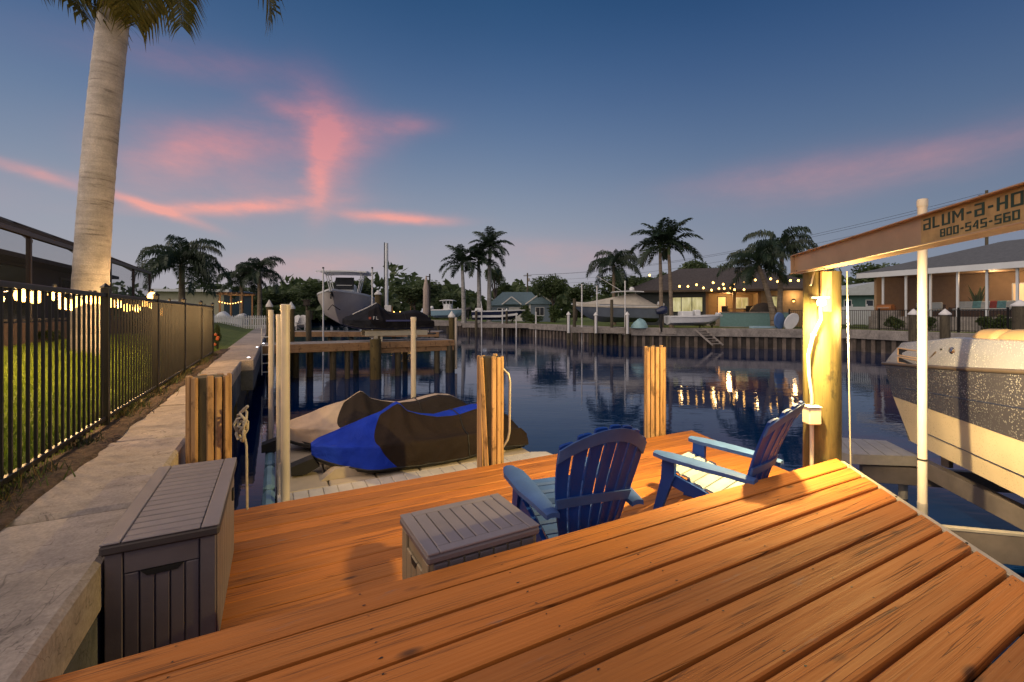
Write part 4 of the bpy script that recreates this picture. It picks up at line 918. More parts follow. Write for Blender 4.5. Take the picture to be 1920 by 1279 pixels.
def tree(label, px, ytop, wpx, Y, zg=1.34, k=0, hf=.62, mat=None, trunk=True, grp='broadleaf trees behind the houses'):
    X = gx(px, Y); zt = gz(ytop, Y); w = wpx / F * Y / 2 * 1.22; H = zt - zg; ch = min(H * hf, w * 2.2); o = thing('leafy_tree', label, 'tree', (X, Y, zg), 0, grp)
    c = link('crown', CR[k % 5], mat, o, (0, 0, H - ch * .5), k * 1.3); c.scale = (w * 1.05, w * 1.05, ch * .58)
    m = MB(); m.tube([(0, 0, -.1), (.05 * w, 0, H * .3), (0, .04 * w, H - ch * .4)], [.05 * H * .6, .035 * H * .6, .012 * H], 8)
    for q in range(5):
        a = q * 1.26 + k; m.tube([(.02 * w, 0, H * (.32 + .05 * q)), (math.cos(a) * w * .55, math.sin(a) * w * .55, H - ch * .45)], [.014 * H, .004 * H], 6)
    m.build('trunk', BARK, o, smooth=60); return o
def shrub(label, px, py, wpx, hpx, Y, zg=1.36, k=0, mat=None, grp='garden shrubs along the banks', cat='shrub'):
    X = gx(px, Y); w = wpx / F * Y / 2; h = hpx / F * Y; o = thing('garden_shrub', label, cat, (X, Y, zg), 0, grp)
    c = link('foliage', CRS[k % 3], mat, o, (0, 0, h * .5), k * 2.1); c.scale = (w, w, h * .62)
    m = MB()
    for q in range(4): m.tube([(0, 0, -.03), (math.cos(q * 1.6) * w * .4, math.sin(q * 1.6) * w * .4, h * .6)], [.02 * h, .008 * h], 5)
    m.build('stem', BARK, o); return o
# ------------------------------------------------------------------ palms
X, Y = gx(166, 8.1), 8.1; s_ = CA * X + SA * Y
big = palm('towering royal palm with smooth pale trunk just behind the black fence', X, Y, lawn_z(s_) - .02, 10.5, 'royal', .235, .195, sway=(.70, .1), nf=0, mat=TRKW, name='royal_palm', shaft=True)
FBIG = [frond(60 + i, 3.5, e, d, 74, .85, .55, .034, .12, .45) for i, (e, d) in enumerate(((40, 95), (15, 110), (-5, 105)))]
for k, (az_, v, pit) in enumerate(((-62, 2, .62), (-150, 2, .62), (-118, 2, .72), (-25, 2, .70), (40, 1, .2), (110, 1, 0), (170, 1, .2), (-175, 2, .5), (-95, 1, .45), (75, 0, 0), (-60, 0, 0), (145, 0, 0), (210, 0, 0))):
    f_ = link('frond', FBIG[v], FRONDG, big, (.70, .1, 10.5 - 1.78 + .30)); f_.rotation_euler = (0, pit, R(az_))
palm('spreading queen palm with drooping blue-green fronds beyond the left fence', gx(341, 27), 27, 1.6, gz(492, 27), 'queen', .20, .14, (0, 0), 22, 1.12, seed=1)
palm('queen palm with one frond raised high, right of the pair behind the picket fence', gx(487, 44), 44, 1.4, gz(508, 44), 'queen', .24, .16, (0, 0), 16, 1.15, seed=2)
palm('shorter queen palm, left of the pair behind the white picket fence', gx(453, 45), 45, 1.4, gz(522, 45), 'queen', .22, .15, (0, 0), 15, 1.05, seed=3)
palm('royal palm with grey trunk, shortest and leftmost of the three across the canal', gx(870, 54), 54, 1.4, gz(506, 54), 'royal', .26, .18, (-.2, 0), 15, 1.35, TRKG, seed=4)
palm('royal palm with whitish trunk, middle of the three across the canal', gx(899, 55), 55, 1.4, gz(500, 55), 'royal', .28, .2, (-.1, 0), 16, 1.4, TRKG, seed=5)
palm('royal palm with whitish trunk, tallest of the three across the canal', gx(917, 56), 56, 1.4, gz(478, 56), 'royal', .28, .2, (.1, 0), 17, 1.45, TRKG, seed=6)
palm('queen palm rising behind the tan covered boat', gx(1151, 44), 44, 1.4, gz(497, 44), 'queen', .2, .14, (0, 0), 17, 1.3, seed=7)
palm('slim palm with straight pinkish trunk, left of the twin palms by the dark roofed house', gx(1240, 35.5), 35.5, 1.4, gz(472, 35.5), 'royal', .15, .11, (-.1, 0), 15, 1.12, TRK, seed=8)
palm('slim palm with pinkish trunk, right of the twin palms by the dark roofed house', gx(1259, 35.2), 35.2, 1.4, gz(475, 35.2), 'royal', .15, .11, (-.2, 0), 15, 1.14, TRK, seed=9)
palm('leaning palm before the pool wall, left of the two', gx(1452, 33.4), 33.4, 1.4, gz(496, 33.4), 'queen', .24, .13, (-1.2, 0), 15, 1.2, TRK, seed=10)
palm('tall palm behind the leaning one beside the lit patio', gx(1461, 34.6), 34.6, 1.4, gz(470, 34.6), 'queen', .22, .13, (.25, 0), 15, 1.32, TRK, seed=12)
TL = [('dark broad tree behind the cream house', 430, 528, 70, 62), ('low dark tree between the queen palms and the tee top boat', 540, 541, 80, 70), ('dark tree spreading behind the tee top boat', 640, 520, 120, 75), ('dark rounded tree right of the white mast', 775, 523, 95, 62),
      ('low tree left of the three royal palms', 842, 546, 50, 78), ('bushy dark tree between royal palms and blue house', 945, 525, 60, 80), ('tall dark narrow tree behind the tallest royal palm', 927, 497, 34, 66), ('dark spreading tree in front of the blue house gable', 1035, 512, 62, 58),
      ('dark tree between blue house and covered boat', 1080, 528, 70, 66), ('green tree behind the palm over the covered boat', 1170, 512, 90, 68), ('round tree left of the dark roofed house', 1228, 505, 70, 60), ('open crowned tree behind the dark roof, left one', 1310, 482, 80, 64),
      ('dark tree behind the dark roof ridge, middle one', 1365, 492, 60, 66), ('dark tree behind the dark roof, right of the tall palm', 1510, 492, 90, 60), ('low dark tree behind the white roofed green house', 1640, 490, 100, 75), ('tree behind the right hand house, beside the utility pole', 1790, 462, 75, 62),
      ('small tree right of the utility pole above the grey roof', 1872, 450, 60, 60), ('dark hedge-like tree at the far end of the left bank', 500, 548, 90, 85), ('low dark tree at the far bend of the canal', 585, 538, 70, 90), ('low dark tree far behind the folded umbrella', 820, 552, 60, 95)]
for i, (l, px, yt, w, Y) in enumerate(TL): tree(l, px, yt, w, Y, k=i)
# far wood that closes the view along both banks
N = 30000; ax = rng.random(N); X = -150 + 420 * ax; Y = 100 + 40 * rng.random(N) + 18 * np.sin(X * .06); top = 7.0 + 1.9 * np.sin(X * .21) + 1.3 * np.sin(X * .5 + 1) + .7 * np.sin(X * 1.3); Z = 1.2 + top * rng.random(N) ** .6
n1 = rng.normal(0, 1, (N, 3)); n1 /= np.linalg.norm(n1, axis=1)[:, None]; n2 = np.cross(n1, rng.normal(0, 1, (N, 3))); n2 /= np.linalg.norm(n2, axis=1)[:, None]; P = np.stack([X, Y, Z], 1); s = 1.0
tag(tris('far_woods', np.stack([P - n1 * s, P + n2 * s * .6, P + n1 * s, P - n2 * s * .6], 1), leafmat('tree_leaf', 0, 0)), 'distant belt of dark trees closing the canal view', 'woods', kind='stuff')
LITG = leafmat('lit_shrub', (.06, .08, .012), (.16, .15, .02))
SH = [('low green hedge behind the picket fence', 520, 600, 60, 34, 52, None), ('dark bush beside the blue house door', 985, 590, 40, 34, 56, None), ('rounded bush on the lawn before the blue house', 1000, 600, 46, 22, 50, None), ('bush at the corner of the blue house', 960, 596, 34, 24, 52, None),
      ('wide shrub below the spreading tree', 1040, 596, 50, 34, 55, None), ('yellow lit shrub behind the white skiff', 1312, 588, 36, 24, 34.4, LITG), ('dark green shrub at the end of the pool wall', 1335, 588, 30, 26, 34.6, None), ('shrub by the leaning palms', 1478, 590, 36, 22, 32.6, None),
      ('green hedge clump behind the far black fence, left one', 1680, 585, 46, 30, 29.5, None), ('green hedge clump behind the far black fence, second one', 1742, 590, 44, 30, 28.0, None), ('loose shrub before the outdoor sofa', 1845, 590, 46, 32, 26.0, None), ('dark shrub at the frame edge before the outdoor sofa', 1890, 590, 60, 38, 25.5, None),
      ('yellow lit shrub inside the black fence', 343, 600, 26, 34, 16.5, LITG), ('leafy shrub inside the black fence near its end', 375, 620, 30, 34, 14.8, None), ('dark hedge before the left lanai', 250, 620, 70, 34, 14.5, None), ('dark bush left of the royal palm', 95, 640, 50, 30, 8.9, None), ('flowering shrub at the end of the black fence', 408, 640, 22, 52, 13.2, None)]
for i, (l, px, py, w, h, Y, mt) in enumerate(SH):
    sh = shrub(l, px, py, w, h, Y, zg=1.36 if px > 470 else lawn_z((px - PX0) / F * Y * CA + SA * Y), k=i, mat=mt)
    if i == len(SH) - 1:
        FLW = pm('orange_petal', (.65, .16, .04), .5, .2, 9, 0)
        for q in range(4): MB().ball((.12 + .04 * math.cos(q * 2), -.25 + .05 * math.sin(q * 3), .35 + .16 * math.sin(q * 2.2)), .045, 7, 4).build('flower', FLW, sh)

# ------------------------------------------------------------------ left house with screened lanai (local x = s, y = t)
BRONZE = pm('bronze_frame', (.026, .016, .012), .45, .2, 6, .1); STUCCO = pm('stucco_mauve', (.07, .062, .082), .9, .12, 3, .4, 60, .005); SHGL = pm('shingle_dark', (.065, .058, .060), .9, .3, 6, .5, 30, .02)
GLASSD = NT('window_dark'); GLASSD.P(Base_Color=(.02, .024, .03), Roughness=.08, Specular_IOR_Level=.8); GLASSD = GLASSD.m
gs = NT('insect_screen'); tr = gs.n('ShaderNodeBsdfTransparent'); mx = gs.n('ShaderNodeMixShader'); mx.inputs[0].default_value = .18; gs.P(Base_Color=(.03, .035, .05), Roughness=.8); gs.l(tr.outputs[0], mx.inputs[1]); gs.l(gs.b.outputs[0], mx.inputs[2]); gs.l(mx.outputs[0], gs.out.inputs[0]); SCREEN = gs.m
lh = thing('lanai_house', 'mauve house with bronze framed screened lanai behind the black fence', 'house', (0, 0, 0), A)
bb(-16, -6.6, -2, 24.2, 1.5, 3.90).build('wall', STUCCO, lh); MB().prism([(-17, 3.91), (-5.9, 3.91), (-5.9, 4.03), (-11, 5.1), (-17, 4.1)], -2.6, 24.8, 'y').build('roof', SHGL, lh)
for t0_, w_, z0_, z1_ in ((5.2, 1.0, 1.9, 3.9), (8.6, 2.2, 1.9, 3.9), (13, 1.2, 2.6, 3.7), (17, 1.8, 1.9, 3.9), (21, 1.2, 2.5, 3.7)):
    wi = bb(-6.62, -6.56, t0_, t0_ + w_, z0_, z1_, .01).build('window', BRONZE, lh); bb(-6.556, -6.548, t0_ + .07, t0_ + w_ - .07, z0_ + .07, z1_ - .07).build('pane', GLASSD, wi)
zs = 1.84
ty = [0, 2.4, 4.8, 7.2, 9.6, 12.0, 14.4, 16.8, 19.2, 21.4]
for i, t in enumerate(ty):
    bb(-4.235, -4.165, t - .035, t + .035, zs, 3.95, .004).build('upright', BRONZE, lh); bar(MB(), (-4.2, t, 3.97), (-6.2, t, 4.86), .05, .12).build('rafter', BRONZE, lh)
    if i < len(ty) - 1:
        bb(-4.19, -4.185, t + .06, ty[i + 1] - .06, zs + .5, 3.9).build('screen', SCREEN, lh); MB().add([(-4.2, t + .05, 3.975), (-4.2, ty[i + 1] - .05, 3.975), (-6.2, ty[i + 1] - .05, 4.865), (-6.2, t + .05, 4.865)], [(0, 1, 2, 3)]).build('roof_screen', SCREEN, lh)
        bar(MB(), (-4.2, t + .1, 3.86), (-5.2, ty[i + 1] - .1, 4.36), .04, .06).build('brace', BRONZE, lh)
for z, x_, w_ in ((3.97, -4.2, .09), (4.88, -6.2, .07), (3.0, -4.2, .05), (2.33, -4.2, .05)): bb(x_ - .05, x_ + .05, ty[0] - .05, ty[-1] + .05, z - w_ / 2, z + w_ / 2 - .002, .004).build('top_beam' if z > 3.5 else 'chair_rail', BRONZE, lh)
bb(-4.28, -4.12, ty[0], ty[-1], 1.6, zs + .44, .01).build('knee_wall', pm('brick_low', (.11, .075, .065), .9, .3, 8, .5, 30, .01), lh)
# string lights on the lanai
CORD = pm('black_cord', (.012, .012, .012), .6, .1, 5, 0); BULB = em('string_bulb', (1., .52, .13), 7)
def string(label, pts, r, parent_grp, power, every=1, nl=6):
    o = thing('string_lights', label, 'string lights', (0, 0, 0), 0, parent_grp)
    cp = []
    for (a, b_) in zip(pts, pts[1:]):
        a, b_ = Vector(a), Vector(b_)
        for k in range(6): f = k / 6; p = a.lerp(b_, f); p.z += .06 - .10 * math.sin(PI * f) * (b_ - a).length * .10; cp.append(p)
    cp.append(Vector(pts[-1]) + Vector((0, 0, .06))); MB().tube(cp, .006, 5).build('cord', CORD, o)
    me = MB(); me.lathe([(.3 * r, -r * 1.1), (.8 * r, -.8 * r), (r, 0), (.75 * r, .7 * r), (.35 * r, 1.1 * r)], 12); me = me.mesh('bulb', 60); so = MB(); so.lathe([(.3 * r, 1.05 * r), (.34 * r, 1.7 * r), (.2 * r, 1.9 * r)], 8); so = so.mesh('socket', 40)
    for p in pts: link('bulb', me, BULB, o, p); link('socket', so, CORD, o, p)
    n = len(pts); idx = [int((k + .5) * n / nl) for k in range(nl)]
    for i in idx: p = pts[i]; plight('string_glow', (p[0] + r * 1.6, p[1] - r * 1.6, p[2] - r * 1.2), power, WARM, r)
    return o
def on_s(px, py, s):
    a = (px - PX0) / F; Y = s / (a * CA + SA); return (a * Y, Y, gz(py, Y))
LB = [(-60, 548), (-10, 560), (41, 553), (66, 557), (103, 552), (117, 569), (131, 572), (143, 566), (169, 561), (178, 561), (192, 562), (207, 568), (221, 570), (238, 577), (256, 578), (272, 569), (285, 573)]
string('warm string lights hanging before the royal palm, seen through the fence', [on_s(x_, y_, -2.2) for x_, y_ in LB], .062, 'warm string lights', 40, nl=9)
LB2 = [(285, 556), (307, 585), (327, 595), (318, 572), (346, 582), (357, 584), (369, 588), (385, 578), (393, 587)]
string('shorter warm string lights near the far end of the black fence', [on_s(x_, y_, -1.9) for x_, y_ in LB2], .070, 'warm string lights', 24, nl=4)

# ------------------------------------------------------------------ neighbours on the left bank
nd = thing('neighbour_dock', 'grey topped wooden dock on dark piles carrying the black covered watercraft', 'dock', (0, 0, 0), A)
ZN = 1.36
for i in range(46): bb(-.42 + i * .152, -.42 + i * .152 + .146, 17.62, 19.15, ZN - .04, ZN + rnd.uniform(-.002, .003), .004).build('plank', DOCKG, nd)
bb(-.42, 3.2, 17.56, 17.61, ZN - .30, ZN - .005, .005).build('fascia', DOCKW, nd); bb(3.21, 6.6, 17.56, 17.61, ZN - .24, ZN - .005, .005).build('fascia', DOCKW, nd); bb(3.5, 6.6, 17.62, 17.68, ZN - .44, ZN - .25, .005).build('stringer', DOCKW, nd); bb(-.4, 6.6, 19.16, 19.2, ZN - .3, ZN - .005).build('fascia', DOCKW, nd)
for s_, t_, r_ in ((.15, 17.75, .13), (1.2, 19.0, .12), (1.9, 17.8, .12), (2.9, 19.0, .12), (4.3, 17.75, .13), (4.9, 19.0, .12), (5.9, 17.75, .12), (6.4, 17.7, .15), (6.3, 19.0, .12), (.7, 19.0, .12), (2.4, 17.75, .10)): MB().cyl((s_, t_, -1.5), (s_, t_, ZN - .05), r_, r_ * .95, 12).build('piling', PILED, nd, smooth=50)
def pile(label, px, Y, ytop, r, cap='white', z0=-1.5, mat=None, grp='tall mooring piles'):
    zt_ = gz(ytop, Y); o = thing('mooring_pile', label, 'pile', (gx(px, Y), Y, 0), 0, grp)
    h = .28 if cap else 0; MB().cyl((0, 0, z0), (0, 0, zt_ - h), r, r * .95, 14).build('post', mat or PILE, o, smooth=50)
    if cap: MB().lathe([(r * 1.15, zt_ - h), (r * 1.15, zt_ - h + .06), (.01, zt_)], 14).build('cap', WHITE, o, smooth=30)
    return o
pile('thick olive pile at the middle of the neighbouring dock', 704, 16.75, 636, .21, None)
pile('capped pile at the root of the neighbouring dock', 505, 17.3, 562, .11); pile('capped pile just right of the thick pipe post', 546, 17.6, 566, .13); pile('capped pile behind the white mast foot', 709, 27.0, 544, .20)
pile('capped pile at the outer end of the neighbouring dock', 847, 19.5, 583, .14); pile('dark uncapped post left of the tee top boat', 579, 22, 582, .13, None, mat=PILED)
o = thing('pipe_post', 'short white pipe post at the outer end of the neighbouring dock', 'post', (gx(855, 19.0), 19.0, 0)); MB().cyl((0, 0, .1), (0, 0, gz(597, 19)), .055).build('pipe', PVC, o, smooth=40); MB().lathe([(.062, gz(597, 19)), (.05, gz(597, 19) + .03)], 14).build('cap', PVC, o)
la_ = thing('dock_ladder', 'short white ladder hanging at the root of the neighbouring dock', 'ladder', (*ST(-.22, 17.45), 0), A)
for x_ in (-.18, .18): MB().cyl((x_, 0, .35), (x_, 0, 2.0), .02).build('rail', WHITE, la_)
for k in range(5): MB().cyl((-.18, 0, .45 + .3 * k), (.18, 0, .45 + .3 * k), .018).build('rung', WHITE, la_)
p3 = pwc('personal_watercraft', 'black and navy watercraft raised on a lift over the neighbouring dock', 2.30, 18.25, 1.80, mk_cover('cover_black', (.020, .022, .030), (.014, .013, .016), .3), pm('hull_navy', (.028, .032, .075), .3, .15, 4, 0), seed=9, L=3.5, Hs=1.16, group='covered personal watercraft', peak=.92)
MB().tube([(.35, 0, .62), (.9, 0, .88), (1.26, 0, 1.075)], .02, 6).build('piping', WHITE, p3)
link('lettering', letters('FL', .12, 1.2), WHITE, p3, (1.02, -.61, .42)); bb(.86, .95, -.60, -.59, .43, .52, .002).build('registration_decal', pm('red_decal', (.42, .10, .07), .5, .1, 5, 0), p3)
bb(1.5, 2.5, -.635, -.62, .34, .40, .003).build('side_stripe', pm('navy_stripe', (.06, .07, .22), .4, .1, 5, 0), p3)
wl = thing('watercraft_lift', 'beige lift cradle under the black covered watercraft', 'lift cradle', (*ST(2.9, 18.25), ZN), A)
for t_ in (-.45, .45): bb(.15, 2.6, t_ - .05, t_ + .05, .22, .42, .008).build('bunk', pm('cradle_beige', (.50, .46, .36), .6, .1, 4, .1), wl)
for x_ in (.55, 2.1): bb(x_ - .06, x_ + .06, -.55, .55, .12, .219, .005).build('cross_beam', ALU, wl); 
for x_ in (.5, .75, 2.05): bb(x_ - .04, x_ + .04, -.56, -.44, .002, .20, .01).build('foot', pm('cradle_beige', 0), wl)
# lift pipe posts, mast, umbrella
for lb, px, Y, y0, y1 in (('white lift post with dark cap left of the tee top', 606, 26.2, 501, 590), ('white lift post with dark cap right of the tee top', 698, 26.6, 501, 590)):
    o = thing('lift_post', lb, 'post', (gx(px, Y), Y, 0), 0, 'white lift posts around the tee top boat'); zt_ = gz(y0, Y); MB().cyl((0, 0, -.5), (0, 0, zt_ - .08), .045).build('pipe', WHITE, o, smooth=40); MB().lathe([(.06, zt_ - .08), (.06, zt_ - .02), (.05, zt_)], 12).build('cap', DARK, o)
o = thing('white_mast', 'tall slender white mast rising behind the black watercraft', 'mast', (gx(725, 30), 30, 1.3)); zt_ = gz(456, 30) - 1.3
MB().cyl((0, 0, 0), (0, 0, zt_), .12, .10).build('pole', WHITEV, o, smooth=40); MB().cyl((-.17, 0, .0), (-.15, 0, zt_ + .05), .03).build('stay', DARK, o); bb(-.1, .35, -.2, -.13, 1.0, 1.7, .02).build('control_box', WHITE, o)
o = thing('patio_umbrella', 'folded beige patio umbrella beside its dark pole', 'umbrella', (gx(799, 25), 25, 1.3)); z0_, z1_ = gz(598, 25) - 1.3, gz(517, 25) - 1.3
MB().lathe([(.10, z0_), (.19, z0_ + .4), (.16, z0_ + 1.2), (.17, z0_ + 1.7), (.10, z1_ - .35), (.02, z1_)], 11).build('canopy', pm('beige_canvas', (.42, .35, .31), .9, .12, 6, .4, 15, .02, stretch=(1, 1, .2)), o, smooth=30); MB().cyl((.20, 0, 0), (.20, 0, z1_ + .1), .04).build('pole', DARK, o); bar(MB(), (0, 0, z1_ - .05), (.2, 0, z1_ - .05), .04, .05).build('arm', DARK, o); bb(-.4, .5, -.4, .4, 0, .07, .02).build('base', DARK, o)
d2 = thing('back_dock', 'wooden dock below the tee top boat', 'dock', (0, 0, 0))
x0, x1 = gx(545, 29), gx(830, 29)
for i in range(22): bb(x0 + i * (x1 - x0) / 22, x0 + (i + 1) * (x1 - x0) / 22 - .02, 27.6, 29.4, 1.26, 1.33, .004).build('plank', DOCKG, d2)
bb(x0, x1, 27.52, 27.59, 1.02, 1.32).build('fascia', DOCKW, d2)
for i in range(8): MB().cyl((x0 + .4 + i * (x1 - x0 - .6) / 7, 27.8, -1.5), (x0 + .4 + i * (x1 - x0 - .6) / 7, 27.8, 1.25), .13).build('piling', PILED, d2, smooth=50)

def hull_boat(name, label, loc, rz, L, B, D, mats, flare=.75, rake=.9, group=None, deck=True):
    o = thing(name, label, 'boat', loc, rz, group); n = 22; rows = []; rows2 = []
    for i in range(n + 1):
        f = i / n; x = f * L; h = B / 2 * (1 - max(0, (f - .45) / .55) ** 2.3 * .96); kz = D * .85 * max(0, (f - .62) / .38) ** 2.2; sh = D * (1 + .16 * f * f); cw_ = h * (flare + .12 * (1 - f)); cz_ = kz + (sh - kz) * (.26 + .1 * f)
        ov = rake * D * .35 * max(0, (f - .8) / .2) ** 2
        rows.append([(x + ov * k / 5, s_ * y_, z_) for s_, y_, z_, k in ((-1, h, sh, 5), (-1, h * .97, cz_ + (sh - cz_) * .75, 4), (-1, cw_ + (h - cw_) * .5, cz_ + (sh - cz_) * .45, 2.5), (-1, cw_, cz_, 1), (1, 0, kz, 0), (1, cw_, cz_, 1), (1, cw_ + (h - cw_) * .5, cz_ + (sh - cz_) * .45, 2.5), (1, h * .97, cz_ + (sh - cz_) * .75, 4), (1, h, sh, 5))])
        rows2.append([(x + ov, y_ * h, sh + dz) for y_, dz in ((-1.02, -.02), (-1.02, .05), (-.84, .05), (-.82, -.12), (0, -.12), (.82, -.12), (.84, .05), (1.02, .05), (1.02, -.02))])
    m = MB(); m.grid(rows); m.f.append(tuple(range(9))); m.build('hull', mats[0], o, smooth=40); MB().grid(rows2).build('deck', mats[1], o, smooth=25)
    MB().tube([(r_[0][0], r_[0][1] * 1.01, r_[0][2] - .05) for r_ in rows], .03, 5).build('rub_rail', mats[2], o); MB().tube([(r_[8][0], r_[8][1] * 1.01, r_[8][2] - .05) for r_ in rows], .03, 5).build('rub_rail', mats[2], o)
    return o
GW = pm('gel_white', (.74, .76, .78), .3, .06, 2, 0); GT = pm('gel_taupe', (.58, .53, .51), .3, .08, 2, 0); GN = pm('gel_navy', (.022, .03, .075), .25, .12, 2, 0); GB = pm('gel_slate', (.13, .16, .21), .35, .12, 2, .2, 6, .02); GLB = pm('gel_sky', (.26, .42, .52), .3, .08, 2, 0)
gbo = 'boats on lifts along the canal'
def ttop(o, x, z0, z1, l, w, mat=None):
    rows = [[(x + u * l / 2, v_ * w / 2, z1 + .05 - .10 * u * u * u * u - .05 * v_ * v_) for v_ in (-1, -.8, -.3, .3, .8, 1)] for u in (-1, -.85, -.4, .4, .85, 1)]; MB().sheet(rows, .08).build('hardtop', mat or GW, o, smooth=40)
    for sx in (-.36, .0, .30):
        for sy in (-1, 1): MB().tube([(x + sx * l * .6, sy * w * .26, z0), (x + sx * l * .8, sy * w * .36, z1 - .25), (x + sx * l, sy * w * .30, z1)], .032, 6).build('top_post', GW, o, smooth=60)
def outboard(o, x, z, s=1., mat=None, y=0):
    m = MB(); m.tube([(x - .1, y, z + .62 * s), (x - .30 * s, y, z + .60 * s), (x - .62 * s, y, z + .52 * s)], [.20 * s, .25 * s, .14 * s], 12); m.build('engine_cowl', mat or GN, o, smooth=60)
    MB().tube([(x - .36 * s, y, z + .45 * s), (x - .38 * s, y, z - .1 * s), (x - .34 * s, y, z - .55 * s)], [.13 * s, .09 * s, .06 * s], 10).build('engine_leg', DARK, o, smooth=60); MB().lathe([(.02, -.03), (.16 * s, -.01), (.16 * s, .01), (.02, .03)], 10).build('propeller', ALU, o, loc=(x - .45 * s, y, z - .5 * s), rot=(0, PI / 2, 0))
# tee top boat, bow to the viewer
Y = 31.5; bw = hull_boat('center_console_boat', 'large taupe and white boat with tee top, bow towards the viewer', (gx(664, 34.4), 34.4, 1.72), R(-79.5), 7.6, 3.35, 1.85, (GT, GW, GW), .66, 1.3, gbo)
ttop(bw, 3.6, 1.95, 3.62, 3.0, 3.15); bb(2.6, 4.1, -.6, .6, 1.75, 2.75, .1).build('console', GW, bw); MB().add([(4.25, -.65, 2.35), (4.25, .65, 2.35), (3.8, .6, 3.2), (3.8, -.6, 3.2)], [(0, 1, 2, 3)]).build('windshield', GLASSD, bw)
bb(.8, 1.6, -.8, .8, 1.7, 2.2, .08).build('seat', GW, bw); bb(5.2, 6.4, -.45, .45, 1.75, 2.02, .08).build('bow_seat', GW, bw); MB().tube([(7.9, 0, 1.95), (8.25, 0, 1.85), (8.3, 0, 1.6)], .05, 6).build('anchor', DARK, bw); outboard(bw, 0, 1.1, 1.2); 
MB().tube([(7.4, -.35, .95), (7.9, 0, 1.25), (7.4, .35, .95)], .03, 5).build('bow_strap', DARK, bw)
# light blue boat
b2 = hull_boat('center_console_boat', 'light blue and white boat with tee top far down the canal', (gx(812, 56), 56.5, 1.95), R(-12), 4.2, 2.0, .95, (GLB, GW, GW), group=gbo); ttop(b2, 1.9, 1.0, 2.2, 1.7, 1.5); bb(1.4, 2.4, -.4, .4, .9, 1.7, .08).build('console', GW, b2); outboard(b2, 0, .7, .9, GW)
# navy striped bowrider
b3 = hull_boat('bowrider_boat', 'white bowrider with navy stripe on a lift across the canal', (gx(884, 49), 49.3, 1.75), R(4), 5.6, 2.1, .95, (GN, GW, GW), group=gbo); MB().add([(2.6, -.8, 1.0), (2.6, .8, 1.0), (2.1, .7, 1.5), (2.1, -.7, 1.5)], [(0, 1, 2, 3)]).build('windshield', GLASSD, b3)
m = MB(); m.tube([(1.2, -.95, 1.0), (1.0, -.9, 2.0), (1.0, .9, 2.0), (1.2, .95, 1.0)], .035, 6); m.build('tower', GW, b3); outboard(b3, 0, .6, 1.0, DARK); bb(.4, 1.2, -.7, .7, .9, 1.3, .06).build('seat', GW, b3)
MB().sheet([[(x_, -1.06, z_), (x_, -1.075, z_ - .01)] for x_, z_ in ((.1, .5), (3, .52), (5, .75))], .22).build('side_stripe', GW, b3)
# covered boat
b4 = hull_boat('covered_boat', 'slate blue boat under a tan canvas tent on a lift across the canal', (gx(1232, 37), 37.2, 1.72), R(176), 6.6, 2.4, 1.35, (GB, GB, GW), group=gbo)
CANV = pm('tan_canvas', (.46, .43, .37), .85, .12, 3, .35, 9, .03); rows = []
for i in range(21):
    f = i / 20; h = 1.22 * (1 - max(0, (f - .4) / .6) ** 2.2 * .94); zt_ = 1.38 + .19 * f * f; pk_ = (.95 * min(1, f / .25) if f < .28 else .98 * max(.10, 1 - (f - .28) / .62)) + .06
    rows.append([(f * 6.9, -h * 1.02, zt_ - .22), (f * 6.9, -h * 1.0, zt_ + .04), (f * 6.9, -h * .5, zt_ + pk_ * .62), (f * 6.9, 0, zt_ + pk_), (f * 6.9, h * .5, zt_ + pk_ * .62), (f * 6.9, h, zt_ + .04), (f * 6.9, h * 1.02, zt_ - .22)])
m = MB(); m.grid(rows); m.f.append(tuple(range(7))); m.build('canvas_cover', CANV, b4, smooth=25); rows = [[(2.4 + u, v_, 2.62 - .04 * u * u - .03 * v_ * v_) for v_ in (-.9, -.5, 0, .5, .9)] for u in (-1.2, -.8, 0, .8, 1.2)]; MB().sheet(rows, .07).build('hardtop', GW, b4, smooth=40)
for sx in (1.7, 3.1): MB().cyl((sx, 0, 2.2), (sx, 0, 2.6), .04).build('top_post', GW, b4)
MB().tube([(2.9, 0, 2.65), (4.9, -.1, 3.9)], .02, 5).build('antenna', WHITE, b4); MB().lathe([(.2, 2.66), (.2, 2.85), (.1, 2.95)], 12, (2.0, 0, 0)).build('radar_dome', GW, b4); outboard(b4, 0, .9, 1.0, GW)
# skiff
b5 = hull_boat('skiff_boat', 'low white skiff with big navy outboard in front of the pool wall', (gx(1252, 32.6), 32.7, 1.62), R(-3), 3.75, 1.7, .62, (GW, GW, GW), .8, .8, gbo); outboard(b5, .05, .25, 1.35, GN); bb(.9, 1.7, -.5, .5, .55, 1.0, .06).build('cooler_seat', GW, b5); bb(1.9, 2.3, -.3, .3, .55, 1.1, .06).build('console', GW, b5); bb(3.5, 3.75, -.25, .25, .72, .9, .05).build('trolling_motor', GW, b5)
